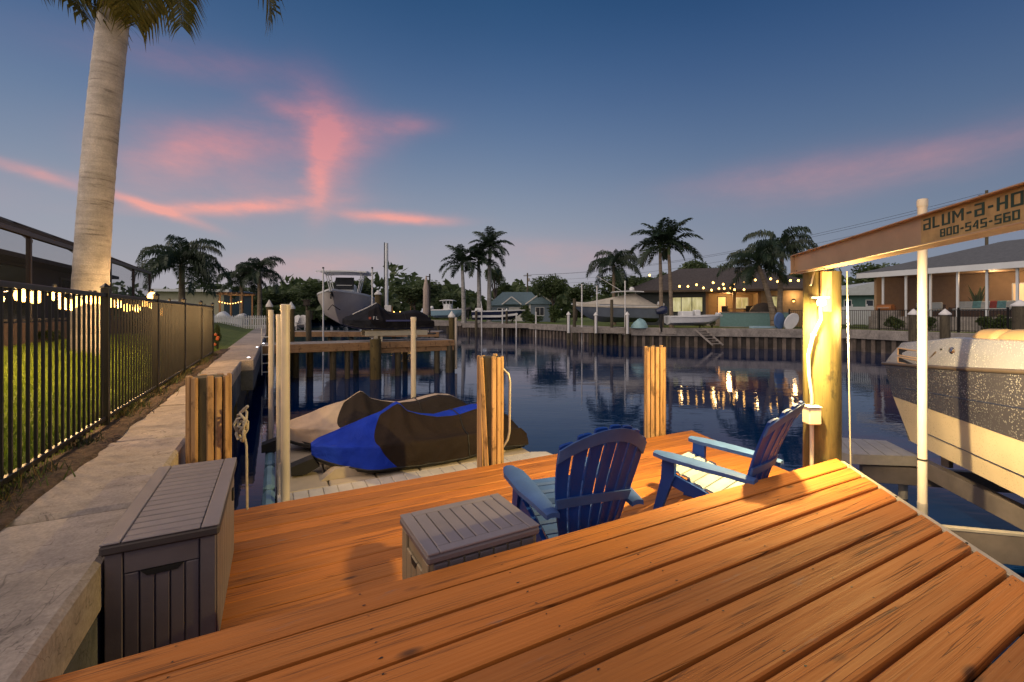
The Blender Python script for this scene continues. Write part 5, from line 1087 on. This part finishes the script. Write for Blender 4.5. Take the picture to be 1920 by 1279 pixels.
# docks across the canal
def far_dock(name, label, pts, zt_, wdt, npile, fas=DOCKG):
    o = thing(name, label, 'dock', (0, 0, 0), 0, 'docks across the canal'); p, q = Vector(pts[0]), Vector(pts[1]); d = q - p; L = d.length; a = math.atan2(d.y, d.x); n = max(6, int(L / .45))
    for i in range(n): c_ = p.lerp(q, (i + .5) / n); nn = Vector((-d.y, d.x)).normalized() * wdt / 2; bb(c_.x + nn.x - L / n / 2 + .01, c_.x + nn.x + L / n / 2 - .01, c_.y + nn.y - wdt / 2, c_.y + nn.y + wdt / 2, zt_ - .05, zt_, 0, a).build('plank', fas, o)
    c_ = (p + q) / 2; bb(c_.x - L / 2, c_.x + L / 2, c_.y - .09, c_.y - .03, zt_ - .42, zt_ - .008, 0, a).build('fascia', fas, o)
    for i in range(npile): c_ = p.lerp(q, (i + .5) / npile); MB().cyl((c_.x, c_.y + .12, -1.5), (c_.x, c_.y + .12, zt_ - .06), .13).build('piling', PILED, o, smooth=50)
    return o
far_dock('lift_dock', 'long grey dock below the tan covered boat', ((gx(1068, 35), 35.2), (gx(1268, 32.4), 32.4)), 1.37, 1.6, 7); far_dock('lift_dock', 'grey dock below the navy striped bowrider', ((gx(868, 49), 48.6), (gx(1012, 46.5), 46.5)), 1.36, 1.6, 6); far_dock('lift_dock', 'small far dock below the light blue boat', ((gx(800, 57), 55.5), (gx(866, 55), 54.5)), 1.36, 1.6, 4)
for lb, px, Y, yt in (('white sleeved pile at the outer corner of the covered boat dock', 1066, 34.6, 584), ('white sleeved pile before the bow of the covered boat', 1117, 34.2, 585), ('white sleeved pile before the middle of the covered boat', 1176, 33.2, 584)):
    o = pile(lb, px, Y, yt, .15, 'white', mat=PILED, grp='white sleeved piles along the covered boat dock'); MB().cyl((-.02, -.16, .95), (-.02, -.16, gz(yt, Y) - .3), .10).build('sleeve', WHITE, o, smooth=40)
for lb, px, Y, yt, r_ in (('tall pile behind the tan covered boat bow', 1077, 36.2, 560, .14), ('tall pile beside the covered boat stern', 1147, 34.6, 562, .12), ('far capped pile left of the bowrider', 893, 48.0, 578, .14), ('far capped pile right of the bowrider', 950, 47.6, 578, .13)): pile(lb, px, Y, yt, r_, None if Y < 40 else 'white', mat=PILED)
for i, (px, Y, yt) in enumerate(((903, 48, 575), (942, 47.5, 580), (968, 47, 588), (1005, 46, 586))):
    o = thing('lift_post', 'thin white lift post by the navy bowrider, ' + ('first from the left', 'second from the left', 'third from the left', 'farthest right')[i], 'post', (gx(px, Y), Y, 0), 0, 'white lift posts by the bowrider'); MB().cyl((0, 0, -.5), (0, 0, gz(yt, Y)), .07).build('pipe', WHITE, o); MB().lathe([(.085, gz(yt, Y)), (.07, gz(yt, Y) + .06)], 10).build('cap', WHITE, o)
for i, (px, yt) in enumerate(((1091, 534), (1122, 536), (1172, 528))):
    o = thing('lift_post', 'tall white lift post around the tan covered boat, ' + ('leftmost', 'middle', 'rightmost')[i], 'post', (gx(px, 35.6), 35.6 + .6 * (i % 2), 0), 0, 'white lift posts by the covered boat'); MB().cyl((0, 0, -.5), (0, 0, gz(yt, 35.6)), .05).build('pipe', WHITE, o); MB().lathe([(.06, gz(yt, 35.6)), (.05, gz(yt, 35.6) + .05)], 10).build('cap', WHITE, o)
# right hand mooring piles
for lb, px, Y, yt, r_ in (('capped pile behind the white guide post', 1713, 20.5, 579, .19), ('capped pile right of the guide post, above the boat stern', 1772, 20.2, 579, .19), ('thick capped pile at the frame edge above the tan cushions', 1913, 19.0, 562, .26)): pile(lb, px, Y, yt, r_, mat=PILED)
# ladder, tarp, boards
ld = thing('dock_ladder', 'wooden stair ladder slanting into the water below the skiff', 'ladder', (0, 0, 0))
pA, pB = Vector((gx(1303, 31.8), 31.8, 1.32)), Vector((gx(1333, 31.3), 31.0, .25)); w_ = Vector((.72, 0, 0))
for k in (0, 1): bar(MB(), pA + w_ * k, pB + w_ * k, .05, .12).build('rail', DOCKG, ld)
for k in range(6): c_ = pA.lerp(pB, (k + .5) / 6); bb(c_.x + .03, c_.x + .69, c_.y - .08, c_.y + .08, c_.z, c_.z + .04).build('tread', DOCKG, ld)
tp_ = MB(); rows = []
for i in range(9):
    t = PI * i / 8; rows.append([(.62 * math.sin(t) * math.cos(u) * (1 + .15 * math.sin(3 * u)), .4 * math.sin(t) * math.sin(u), .62 * max(-.0, math.cos(t)) * (1 + .2 * math.sin(u * 2))) for u in [2 * PI * k / 14 for k in range(14)]])
tp_.grid(rows, True); tag(tp_.build('tarp_bundle', pm('aqua_tarp', (.30, .50, .55), .6, .12, 4, .4, 8, .03), loc=(gx(1201, 33), 33.2, 1.375), smooth=40), 'pale aqua tarp bundle lying on the dock beside the skiff', 'tarp')
kb = pm('board_blue', (.10, .19, .42), .4, .1, 3, 0)
m = MB(); rows = [[(math.cos(t) * .42 * (1 if abs(math.sin(t)) < .9 else .9), d_, 1.0 + math.sin(t) * 1.0) for t in [2 * PI * k / 20 for k in range(20)]] for d_ in (-.06, .06)]; m.grid(rows, True); m.f += [tuple(range(20)), tuple(20 + k for k in range(20))]
for lb, px, Y, mt, rz_, tilt in (('blue paddle board leaning by the pool wall end', 1463, 31.4, kb, .25, -.35), ('white paddle board leaning beside the blue one', 1474, 31.0, GW, .1, .5)):
    o = tag(m.build('paddle_board', mt, loc=(gx(px, Y), Y, 1.38), smooth=30), lb, 'paddle board', 'paddle boards by the pool'); o.rotation_euler = (.2, tilt, rz_); o.scale = (1, 1, .62)
o = tag(MB().prism([(-.9, -.3), (.7, -.3), (1.0, 0), (.7, .3), (-.9, .3), (-1.05, 0)], 0, .14).build('float_mat', pm('mat_aqua', (.30, .46, .58), .5, .1, 3, 0), loc=(gx(1437, 31.6), 31.9, 1.415)), 'pale blue float mat lying on the seawall grass', 'mat')

# ------------------------------------------------------------------ houses across the canal
def win(o, x0, x1, z0, z1, y, fm, pm_, mull=0):
    w = bb(x0, x1, y - .06, y + .02, z0, z1).build('window', fm, o); n = mull + 1
    for k in range(n): a = x0 + .07 + k * (x1 - x0 - .07) / n; bb(a, a + (x1 - x0 - .07) / n - .07, y - .075, y - .061, z0 + .08, z1 - .08).build('pane', pm_, w)
    return w
lw = NT('lit_window'); v = lw.coord(rand=True, scale=(1, 1, .35)); cw_ = lw.ramp(lw.noise(v, 2.6, 3), [(.32, (.22, .19, .06)), (.5, (.62, .56, .24)), (.7, (.95, .86, .50))]); lw.P(Base_Color=(.3, .3, .2), Emission_Color=cw_, Emission_Strength=.55); LITW = lw.m; LITO = em('lit_room', (1., .58, .24), .5)
bh = thing('blue_house', 'pale blue house with blue-grey gabled roof across the canal', 'house', (gx(922, 63), 63, 1.34), R(-5))
BLUW = pm('siding_blue', (.20, .26, .33), .8, .08, 4, .2, 10, .01, stretch=(.2, .2, 6)); ROOFB = pm('roof_blue', (.17, .26, .33), .75, .12, 5, .3, 20, .02)
bb(0, 5.4, 0, 7, 0, 2.35).build('wall', BLUW, bh); bb(5.4, 8.2, -1.5, 7, 0, 2.6).build('wall', BLUW, bh)
MB().prism([(-.6, 2.25), (7.4, 2.25), (5.6, 4.1), (1.6, 4.1)], -.5, 7.5, 'y').build('roof', ROOFB, bh); MB().prism([(4.9, 2.4), (8.7, 2.4), (6.8, 3.75)], -1.9, 4, 'y').build('gable_roof', ROOFB, bh); MB().prism([(1.6, 2.4), (4.2, 2.4), (2.9, 3.4)], -.9, 3, 'y').build('gable_roof', ROOFB, bh)
for a, b_, yy in (((4.85, 2.38), (6.8, 3.78), -1.95), ((6.8, 3.78), (8.75, 2.38), -1.95), ((1.55, 2.38), (2.9, 3.43), -.95), ((2.9, 3.43), (4.25, 2.38), -.95)): bar(MB(), (a[0], yy, a[1]), (b_[0], yy, b_[1]), .06, .16).build('gable_trim', WHITE, bh)
win(bh, 6.2, 7.4, .8, 2.0, -1.5, WHITE, GLASSD, 1); win(bh, .8, 1.8, .9, 1.9, 0, WHITE, GLASSD); bb(2.4, 4.4, -.06, .0, .05, 2.0).build('garage_door', WHITE, bh); bb(5.3, 5.55, -1.56, -1.4, 0, 2.5).build('corner_post', WHITE, bh)

dh = thing('patio_house', 'low dark house with broad hip roof and glowing patio across the canal', 'house', (gx(1190, 42.5), 42.5, 0), math.atan2(-4.3, 13.9))
DW = pm('dark_siding', (.045, .055, .065), .8, .15, 3, .2, 10, .01, stretch=(.3, .3, 5)); WOODP = pm('patio_wood', (.26, .14, .06), .7, .2, 4, .2, 20, .005, stretch=(1, 1, .2)); PW = pm('patio_wall', (.28, .20, .12), .8, .12, 3, .2)
fz, ez = 2.15, 4.55
bb(0, 6.3, .0, 8, 1.2, ez).build('wall', DW, dh); bb(10.7, 15.2, .0, 8, 1.2, ez).build('wall', PW, dh); bb(6.3, 10.7, 3.2, 8, 1.2, ez).build('wall', PW, dh); bb(6.3, 10.7, .0, 3.2, 1.2, fz).build('patio_floor', CONCF, dh); bb(6.31, 10.69, .05, 3.2, ez - .22, ez - .12).build('patio_ceiling', WOODP, dh)
MB().add([(-1.0, -1.0, ez), (16.2, -1.0, ez), (16.2, 9, ez), (-1, 9, ez), (4.2, 4, 6.95), (11, 4, 6.95)], [(0, 1, 5, 4), (1, 2, 5), (2, 3, 4, 5), (3, 0, 4), (3, 2, 1, 0)]).build('roof', SHGL, dh); bb(-1.02, 16.22, -1.06, -.98, ez - .16, ez + .02).build('fascia', BRONZE, dh)
for x_ in (6.35, 8.6, 10.6): bb(x_ - .12, x_ + .12, -.02, .22, fz, ez - .01).build('column', WOODP, dh)
win(dh, 3.2, 6.0, 2.55, 4.0, 0, DARK, LITW, 2); win(dh, 7.6, 8.4, fz + .05, 4.1, 3.2, BRONZE, LITO, 0); win(dh, 9.2, 10.3, 2.9, 4.0, 3.2, WHITE, LITW, 1); win(dh, 11.2, 12.2, 2.4, 4.0, 0, BRONZE, LITW, 0)
PF = pm('patio_furniture', (.025, .02, .018), .7, .2, 5, .1)
dx_ = lambda x, y: (dh.location.x + math.cos(dh.rotation_euler.z) * x - math.sin(dh.rotation_euler.z) * y, dh.location.y + math.sin(dh.rotation_euler.z) * x + math.cos(dh.rotation_euler.z) * y)
def table_set(label, x, y, kind):
    X, Y = dx_(x, y); o = thing('patio_' + kind, label, kind, (X, Y, fz + .002), dh.rotation_euler.z)
    if kind == 'table':
        bb(-.8, .8, -.45, .45, .70, .75, .01).build('top', PF, o)
        for a in (-.7, .7):
            for b_ in (-.38, .38): bb(a - .03, a + .03, b_ - .03, b_ + .03, 0, .70).build('leg', PF, o)
    else:
        bb(-.27, .27, -.27, .27, .40, .46, .02).build('seat', PF, o); bb(-.27, .27, .23, .29, .46, 1.0, .02).build('backrest', PF, o)
        for a in (-.24, .24):
            for b_ in (-.24, .24): bb(a - .02, a + .02, b_ - .02, b_ + .02, 0, .40).build('leg', PF, o)
table_set('dark dining table on the glowing patio', 9.0, 1.4, 'table'); table_set('dark patio chair left of the dining table', 8.0, 1.1, 'chair'); table_set('dark patio chair right of the dining table', 10.05, 1.2, 'chair')
plight('patio_light', (*dx_(8.4, 1.5), ez - .45), 170, WARM, .2); plight('patio_wall_light', (*dx_(13.2, -.5), ez - .6), 60, WARM, .15)
wlm = thing('wall_lamp', 'small glowing wall lamp right of the patio', 'lamp', (*dx_(13.2, -.12), 3.55)); MB().lathe([(.12, 0), (.16, .1), (.06, .2)], 10).build('shade', BRONZE, wlm); MB().ball((0, 0, -.02), .09, 8, 5).build('bulb', BULB, wlm)
B1 = [(1218, 516), (1274, 537), (1290, 537), (1306, 534), (1337, 530), (1356, 533), (1375, 533), (1395, 530), (1416, 525), (1445, 523), (1458, 528), (1482, 526), (1497, 526)]
string('upper row of warm string lights along the dark house eaves', [(gx(x_, 38.6 - .006 * (x_ - 1274)), 38.6 - .006 * (x_ - 1274), gz(y_, 38.6 - .006 * (x_ - 1274))) for x_, y_ in B1], .085, 'warm string lights', 14, nl=4)
B2 = [(1319, 540), (1334, 544), (1348, 541), (1358, 541), (1370, 540), (1377, 543), (1395, 543)]
string('lower row of warm string lights before the glowing patio', [(gx(x_, 37.2), 37.2, gz(y_, 37.2)) for x_, y_ in B2], .08, 'warm string lights', 12, nl=2)
pw = thing('pool_wall', 'raised teal pool wall with pale rim before the patio', 'wall', (gx(1350, 36.5), 36.5, 1.3), math.atan2(-2.2, 4.6)); bb(0, 4.9, 0, 2.5, 0, 1.20).build('face', pm('teal_tile', (.12, .25, .26), .45, .1, 6, .1), pw); bb(-.05, 4.95, -.07, 2.55, 1.202, 1.28, .01).build('coping', CONCF, pw); bb(-.05, 4.95, -.07, -.003, .0, .10).build('plinth', CONCF, pw)
fb = thing('grill_cover', 'dark covered outdoor furniture mound beside the leaning palms', 'furniture cover', (gx(1432, 37.6), 37.6, 2.0)); MB().ball((0, 0, .55), 1.1, 12, 7, .75).build('cover', PF, fb, smooth=60); bb(-1.0, 1.0, -.5, .5, -.6, .3, .1).build('skirt', PF, fb)
# white roofed green house and vinyl fence
gh = thing('green_house', 'green house with shallow white roof behind the vinyl fence', 'house', (gx(1560, 52), 52, 1.34), R(-12)); bb(0, 8, 0, 6, 0, 3.3).build('wall', pm('green_siding', (.08, .16, .15), .8, .1, 3, .2), gh); MB().prism([(-.6, 3.2), (8.6, 3.2), (8.4, 3.5), (4, 4.7), (-.4, 3.5)], -.7, 6.5, 'y').build('roof', pm('roof_white', (.45, .50, .52), .6, .08, 4, .2, 6, .02), gh)
for x_ in (1.2, 3.4, 4.9): win(gh, x_, x_ + .8, 1.9, 2.7, 0, WHITE, GLASSD)
vf = thing('vinyl_fence', 'tall white vinyl privacy fence before the green house', 'fence', (gx(1572, 43), 43, 1.34), R(-20))
for k in range(5): bb(k * 1.15, k * 1.15 + 1.04, -.03, .03, .08, 1.75).build('panel', WHITEV, vf); bb(k * 1.15 - .11, k * 1.15 - .005, -.07, .07, 0, 2.0).build('post', WHITEV, vf)
# house with open lanai on the right
rh = thing('lanai_house', 'grey roofed house with white posted lanai, sofa and television', 'house', (25.9, 32, 0), math.atan2(-.933, .36))
TAN = pm('tan_wall', (.36, .24, .14), .8, .1, 3, .2); ROOFG = pm('roof_grey', (.11, .12, .135), .85, .2, 6, .4, 25, .02)
Fz, Ez = 2.25, 5.05
bb(0, 15, 3.6, 10, 1.2, Ez).build('wall', TAN, rh); bb(.0, .15, 0, 3.6, Fz, Ez).build('side_wall', TAN, rh); bb(-.2, 15, -.3, 3.6, 1.2, Fz).build('lanai_floor', CONCF, rh); bb(-.4, 15, -.45, 3.6, Ez + .002, Ez + .08).build('ceiling', TAN, rh); bb(-.8, 15.2, -.62, -.45, Ez - .06, Ez + .30).build('fascia', WHITEV, rh)
MB().add([(-.8, -.6, Ez + .31), (15.2, -.6, Ez + .31), (15.2, 10.5, Ez + .31), (-.8, 10.5, Ez + .31), (5, 4.5, Ez + 2.1), (15.2, 4.5, Ez + 2.1)], [(0, 1, 5, 4), (1, 2, 5), (2, 3, 4, 5), (3, 0, 4), (3, 2, 1, 0)]).build('roof', ROOFG, rh)
kk = lambda px: ((px - PX0) / F * 32 - 25.9) / (.36 + .933 * (px - PX0) / F)
for px in (1660, 1703, 1749, 1800, 1855, 1912, 1975): k_ = kk(px); bb(k_ - .055, k_ + .055, -.30, -.19, Fz, Ez).build('column', WHITEV, rh)
for a, b_ in zip((1660, 1703, 1749, 1800, 1855), (1703, 1749, 1800, 1855, 1912)): bb(kk(a) + .06, kk(b_) - .06, -.25, -.245, Fz + .02, Ez - .02).build('screen', SCREEN, rh)
k1, k2 = kk(1790) + 1.2, kk(1850) + 1.4
w_ = bb(k1, k2, 3.52, 3.58, 2.9, 4.35).build('window', WHITE, rh); bb(k1 + .08, k2 - .08, 3.50, 3.515, 2.98, 4.27).build('pane', em('lit_room_right', (1., .66, .33), .60), w_)
bb(k2 - .42, k2 - .12, 3.46, 3.49, 3.1, 4.2).build('picture', em('violet_glow', (.16, .11, .75), .7), rh)  # wall picture given a violet glow of its own
plight('lanai_light', (25.9 + .36 * 5.5 + .933 * 1.8, 32 - .933 * 5.5 + .36 * 1.8, Ez - .35), 120, (1., .66, .36), .2)
def rloc(k, y): return (25.9 + .36 * k + .933 * y, 32 - .933 * k + .36 * y)
tv = thing('television', 'large black television on the tan lanai wall', 'television', (*rloc(k2 + .35, 3.45), 3.35), rh.rotation_euler.z); bb(0, 1.9, -.02, .05, 0, 1.02, .01).build('bezel', DARK, tv); bb(.03, 1.87, -.026, -.0205, .03, .99).build('screen', GLASSD, tv)
sf = thing('outdoor_sofa', 'brown wicker sofa with white and aqua cushions on the lanai', 'sofa', (*rloc(kk(1765), .75), Fz), rh.rotation_euler.z); Ls = kk(1890) - kk(1765)
WICK = pm('wicker', (.09, .05, .03), .8, .2, 9, .4, 30, .01); CU = pm('cushion_white', (.52, .58, .62), .9, .06, 4, .2); CUA = pm('cushion_aqua', (.14, .36, .42), .9, .3, 5, .2); CUR = pm('cushion_red', (.30, .05, .04), .9, .3, 8, .2)
bb(0, Ls, 0, .8, 0, .38, .03).build('frame', WICK, sf); bb(0, Ls, .72, .86, .38, .82, .03).build('backrest', WICK, sf)
for x_ in (0, Ls - .14): bb(x_, x_ + .14, 0, .8, .381, .60, .03).build('arm', WICK, sf)
nC = 5
for k in range(nC): bb(.16 + k * (Ls - .32) / nC, .16 + (k + 1) * (Ls - .32) / nC - .02, .02, .7, .385, .52, .04).build('seat_cushion', CU, sf)
for k, mt in enumerate((CU, CU, CUA, CU, CUR, CUA, CU)): o = bb(-.24, .24, -.08, .08, 0, .46, .05).build('pillow', mt, sf, loc=(.4 + k * (Ls - .8) / 6, .58, .52), rot=(-.25, .0, .1 * (k % 3 - 1)))
for i, px in enumerate((1706, 1735)):
    ch = thing('lounge_chair', ('wicker lounge chair with white cushion, nearer the grill', 'wicker lounge chair with white cushion, nearer the sofa')[i], 'chair', (*rloc(kk(px), .7), Fz), rh.rotation_euler.z, 'lounge chairs on the lanai'); bb(-.4, .4, 0, .75, 0, .36, .03).build('frame', WICK, ch); bb(-.4, .4, .68, .8, .36, .8, .03).build('backrest', WICK, ch); bb(-.34, .34, .02, .66, .362, .5, .04).build('seat_cushion', CU, ch); bb(-.3, .3, .5, .66, .5, .95, .05).build('back_cushion', CU, ch)
gr_ = thing('barbecue_grill', 'stone barbecue with orange lit hood at the lanai corner', 'grill', (gx(1650, 31.5), 31.0, 1.34), rh.rotation_euler.z); bb(-.7, .7, -.4, .4, 0, 1.3, .02).build('counter', CONCF, gr_); MB().tube([(-.45, 0, 1.45), (.45, 0, 1.45)], .30, 12).build('hood', pm('copper_hood', (.35, .14, .05), .4, .2, 6, 0, metal=.5), gr_, smooth=50); MB().tube([(-.35, -.32, 1.5), (.35, -.32, 1.5)], .02, 6).build('handle', ALU, gr_)
pl_ = thing('potted_plant', 'dark broad leaved potted plant before the bright lanai window', 'plant', (*rloc(kk(1803), 1.7), Fz)); MB().lathe([(.18, 0), (.25, .4), (.22, .42)], 12).build('pot', PF, pl_)
m = MB()
for q in range(11):
    a = q * 2.4; e = .5 + .09 * q; m.add([(0, 0, .4), (math.cos(a) * .16 - math.sin(a) * .1, math.sin(a) * .16 + math.cos(a) * .1, .55 + e * .6), (math.cos(a) * .45, math.sin(a) * .45, .75 + e), (math.cos(a) * .16 + math.sin(a) * .1, math.sin(a) * .16 - math.cos(a) * .1, .55 + e * .6)], [(0, 1, 2, 3)])
m.build('leaves', leafmat('tree_leaf', 0, 0), pl_, fix=False)
# black fence on the far bank
ff = thing('metal_fence', 'black metal fence along the far bank before the lanai house', 'fence', (0, 0, 0)); fp = [(gx(1480, 31.0), 31.0), (22.9, 30.6), (25.7, 22.6), (28.2, 15)]
mp_ = MB()
for (a, b_) in zip(fp, fp[1:]):
    a, b_ = Vector(a), Vector(b_); L = (b_ - a).length; n = int(L / .125)
    for k in range(n): c_ = a.lerp(b_, k / n); mp_.box(c_.x - .01, c_.x + .01, c_.y - .01, c_.y + .01, 1.42, 2.68)
    for z in (2.66, 1.5): bar(MB(), (a.x, a.y, z), (b_.x, b_.y, z), .035, .035).build('rail', BLACKAL, ff)
    for k in range(int(L / 2) + 1): c_ = a.lerp(b_, min(1, k * 2 / L)); bb(c_.x - .035, c_.x + .035, c_.y - .035, c_.y + .035, 1.35, 2.78).build('post', BLACKAL, ff)
tag(mp_.build('pickets', BLACKAL, ff, fix=False), kind='stuff')

# ------------------------------------------------------------------ left bank garden: picket fence, cream house, pergola, chairs
wf = thing('picket_fence', 'low white picket fence at the end of the lawn', 'fence', (gx(400, 30.2), 30.2, 1.36), math.atan2(.6, 3.6)); Lw = 3.75
pkm = MB().prism([(-.045, .05), (.045, .05), (.045, .90), (0, .98), (-.045, .90)], -.012, .012, 'y').mesh('picket')
for k in range(26): link('picket', pkm, WHITE, wf, (.05 + k * Lw / 26, -.03, 0))
for z in (.25, .75): bb(0, Lw, -.015, .02, z - .04, z + .04).build('rail', WHITE, wf)
for x_ in (0, Lw / 2, Lw): bb(x_ - .05, x_ + .05, .022, .12, 0, 1.05).build('post', WHITE, wf)
ch_ = thing('cream_house', 'low cream house with flat white eaves beyond the left fence', 'house', (gx(292, 46), 46, 1.36), R(12)); bb(0, 6.3, 0, 8, 0, 3.35).build('wall', pm('cream_wall', (.36, .35, .26), .85, .08, 3, .2), ch_); bb(-.5, 7.0, -.6, 8.5, 3.35, 3.62).build('roof', WHITEV, ch_); win(ch_, 1.0, 2.2, 1.2, 2.5, 0, WHITE, GLASSD)
pg = thing('pergola', 'small timber pergola hung with glowing lights behind the picket fence', 'pergola', (gx(433, 40), 40, 1.36))
for x_ in (-1.0, 1.0):
    for y_ in (0, 1.6): bb(x_ - .06, x_ + .06, y_ - .06, y_ + .06, 0, 2.75).build('post', WOODP, pg)
for k in range(6): bb(-1.2 + k * .46, -1.1 + k * .46, -.3, 1.9, 2.86, 2.98).build('rafter', WOODP, pg)
for y_ in (0, 1.6): bb(-1.25, 1.25, y_ - .05, y_ + .05, 2.752, 2.858).build('beam', WOODP, pg)
for k in range(9): MB().ball((-.95 + k * .24, -.12, 2.15 - .18 * math.sin(PI * k / 8)), .045, 8, 5).build('bulb', BULB, pg)
plight('pergola_glow', (gx(433, 40), 40.5, 3.7), 25, WARM, .1)
cv = thing('furniture_cover', 'white covered patio furniture heap before the pergola', 'furniture cover', (gx(430, 34), 34, 1.36), .2); rows = []
for i in range(13):
    f = i / 12; h = .75 + .55 * math.sin(f * 5.2) ** 2 * (1 - .5 * f); rows.append([(-1.1 + 2.2 * f, y_ * .55, z_ * h) for y_, z_ in ((-1, 0), (-.95, .6), (-.5, 1.0), (.5, 1.05), (.95, .6), (1, 0))])
m = MB(); m.grid(rows); m.f += [tuple(range(6)), tuple(72 + k for k in range(6))]; m.build('cover', WHITEV, cv, smooth=40)
for lb, px, Y, rz_ in (('white adirondack chair on the lawn left of the tee top boat', 548, 29.6, 2.7), ('white adirondack chair nearer the tee top boat', 566, 29.9, 3.4)): adirondack(lb, (gx(px, Y), Y, 1.36), rz_, WHITE, WHITE, WHITE, 'white adirondack chairs by the back dock')
hl = thing('harbour_lantern', 'lantern on a post at the tee top boat dock', 'lantern', (gx(575, 27), 27, 1.32)); MB().cyl((0, 0, 0), (0, 0, 1.6), .06).build('post', PILED, hl); bb(-.14, .14, -.14, .14, 1.6, 1.9, .02).build('housing', BRONZE, hl); bb(-.2, .2, -.2, .2, 1.901, 1.96, .01).build('lid', BRONZE, hl)
tk = thing('tiki_lights', 'distant cluster of golden lights behind the black watercraft', 'lights', (gx(752, 60), 60, 1.36)); bb(-1.3, 1.3, 0, 1, 0, .9, .05).build('bar_counter', WOODP, tk)
for k in range(10): MB().ball((-1.2 + k * .27, -.05, 1.15 + .18 * math.sin(k * 2.1)), .08, 8, 5).build('bulb', BULB, tk)
for sx in (-1.25, 1.25): MB().cyl((sx, .2, 0), (sx, .2, 2.1), .05).build('post', WOODP, tk)
# ------------------------------------------------------------------ utility poles and wires
def upole(label, px, Y, yt, r=.14):
    zt_ = gz(yt, Y); o = thing('utility_pole', label, 'utility pole', (gx(px, Y), Y, 1.3), 0, 'utility poles'); MB().cyl((0, 0, 0), (0, 0, zt_ - 1.3), r, r * .8, 10).build('post', PILED, o); bb(-.9, .9, -.06, .06, zt_ - 1.3 - .7, zt_ - 1.3 - .55).build('cross_arm', PILED, o); MB().lathe([(.2, 0), (.2, .7), (.15, .75)], 10, (.32, 0, zt_ - 1.3 - 1.9)).build('transformer', ALU, o); return zt_
z1_ = upole('far utility pole above the blue house', 989, 100, 512, .2); z2_ = upole('utility pole rising behind the lift beam on the right', 1850, 52, 357, .17)
for i, (dx2, dz2) in enumerate(((-.7, -.4), (.7, -.4), (0, -1.6), (0, -2.4))):
    a, b_ = Vector((gx(989, 100) + dx2, 100, z1_ + dz2)), Vector((gx(1850, 52) + dx2, 52, z2_ + dz2)); pts_ = []
    for k in range(25): f = k / 24; p = a.lerp(b_, f); p.z -= 2.2 * 4 * f * (1 - f); pts_.append(p)
    tag(MB().tube(pts_, .018, 4).build('power_line', CORD), 'thin power line strung between the two utility poles, ' + ('left wire of the top pair', 'right wire of the top pair', 'middle wire', 'lowest wire')[i], 'power line', 'power lines')
    e = Vector((gx(1850, 52) + 30 + dx2, 40, z2_ + dz2 + .5)); pts_ = [b_.lerp(e, k / 8) - Vector((0, 0, 1.2 * 4 * (k / 8) * (1 - k / 8))) for k in range(9)]
    tag(MB().tube(pts_, .018, 4).build('power_line', CORD), 'thin power line leaving the right utility pole, ' + ('left wire of the top pair', 'right wire of the top pair', 'middle wire', 'lowest wire')[i], 'power line', 'power lines')
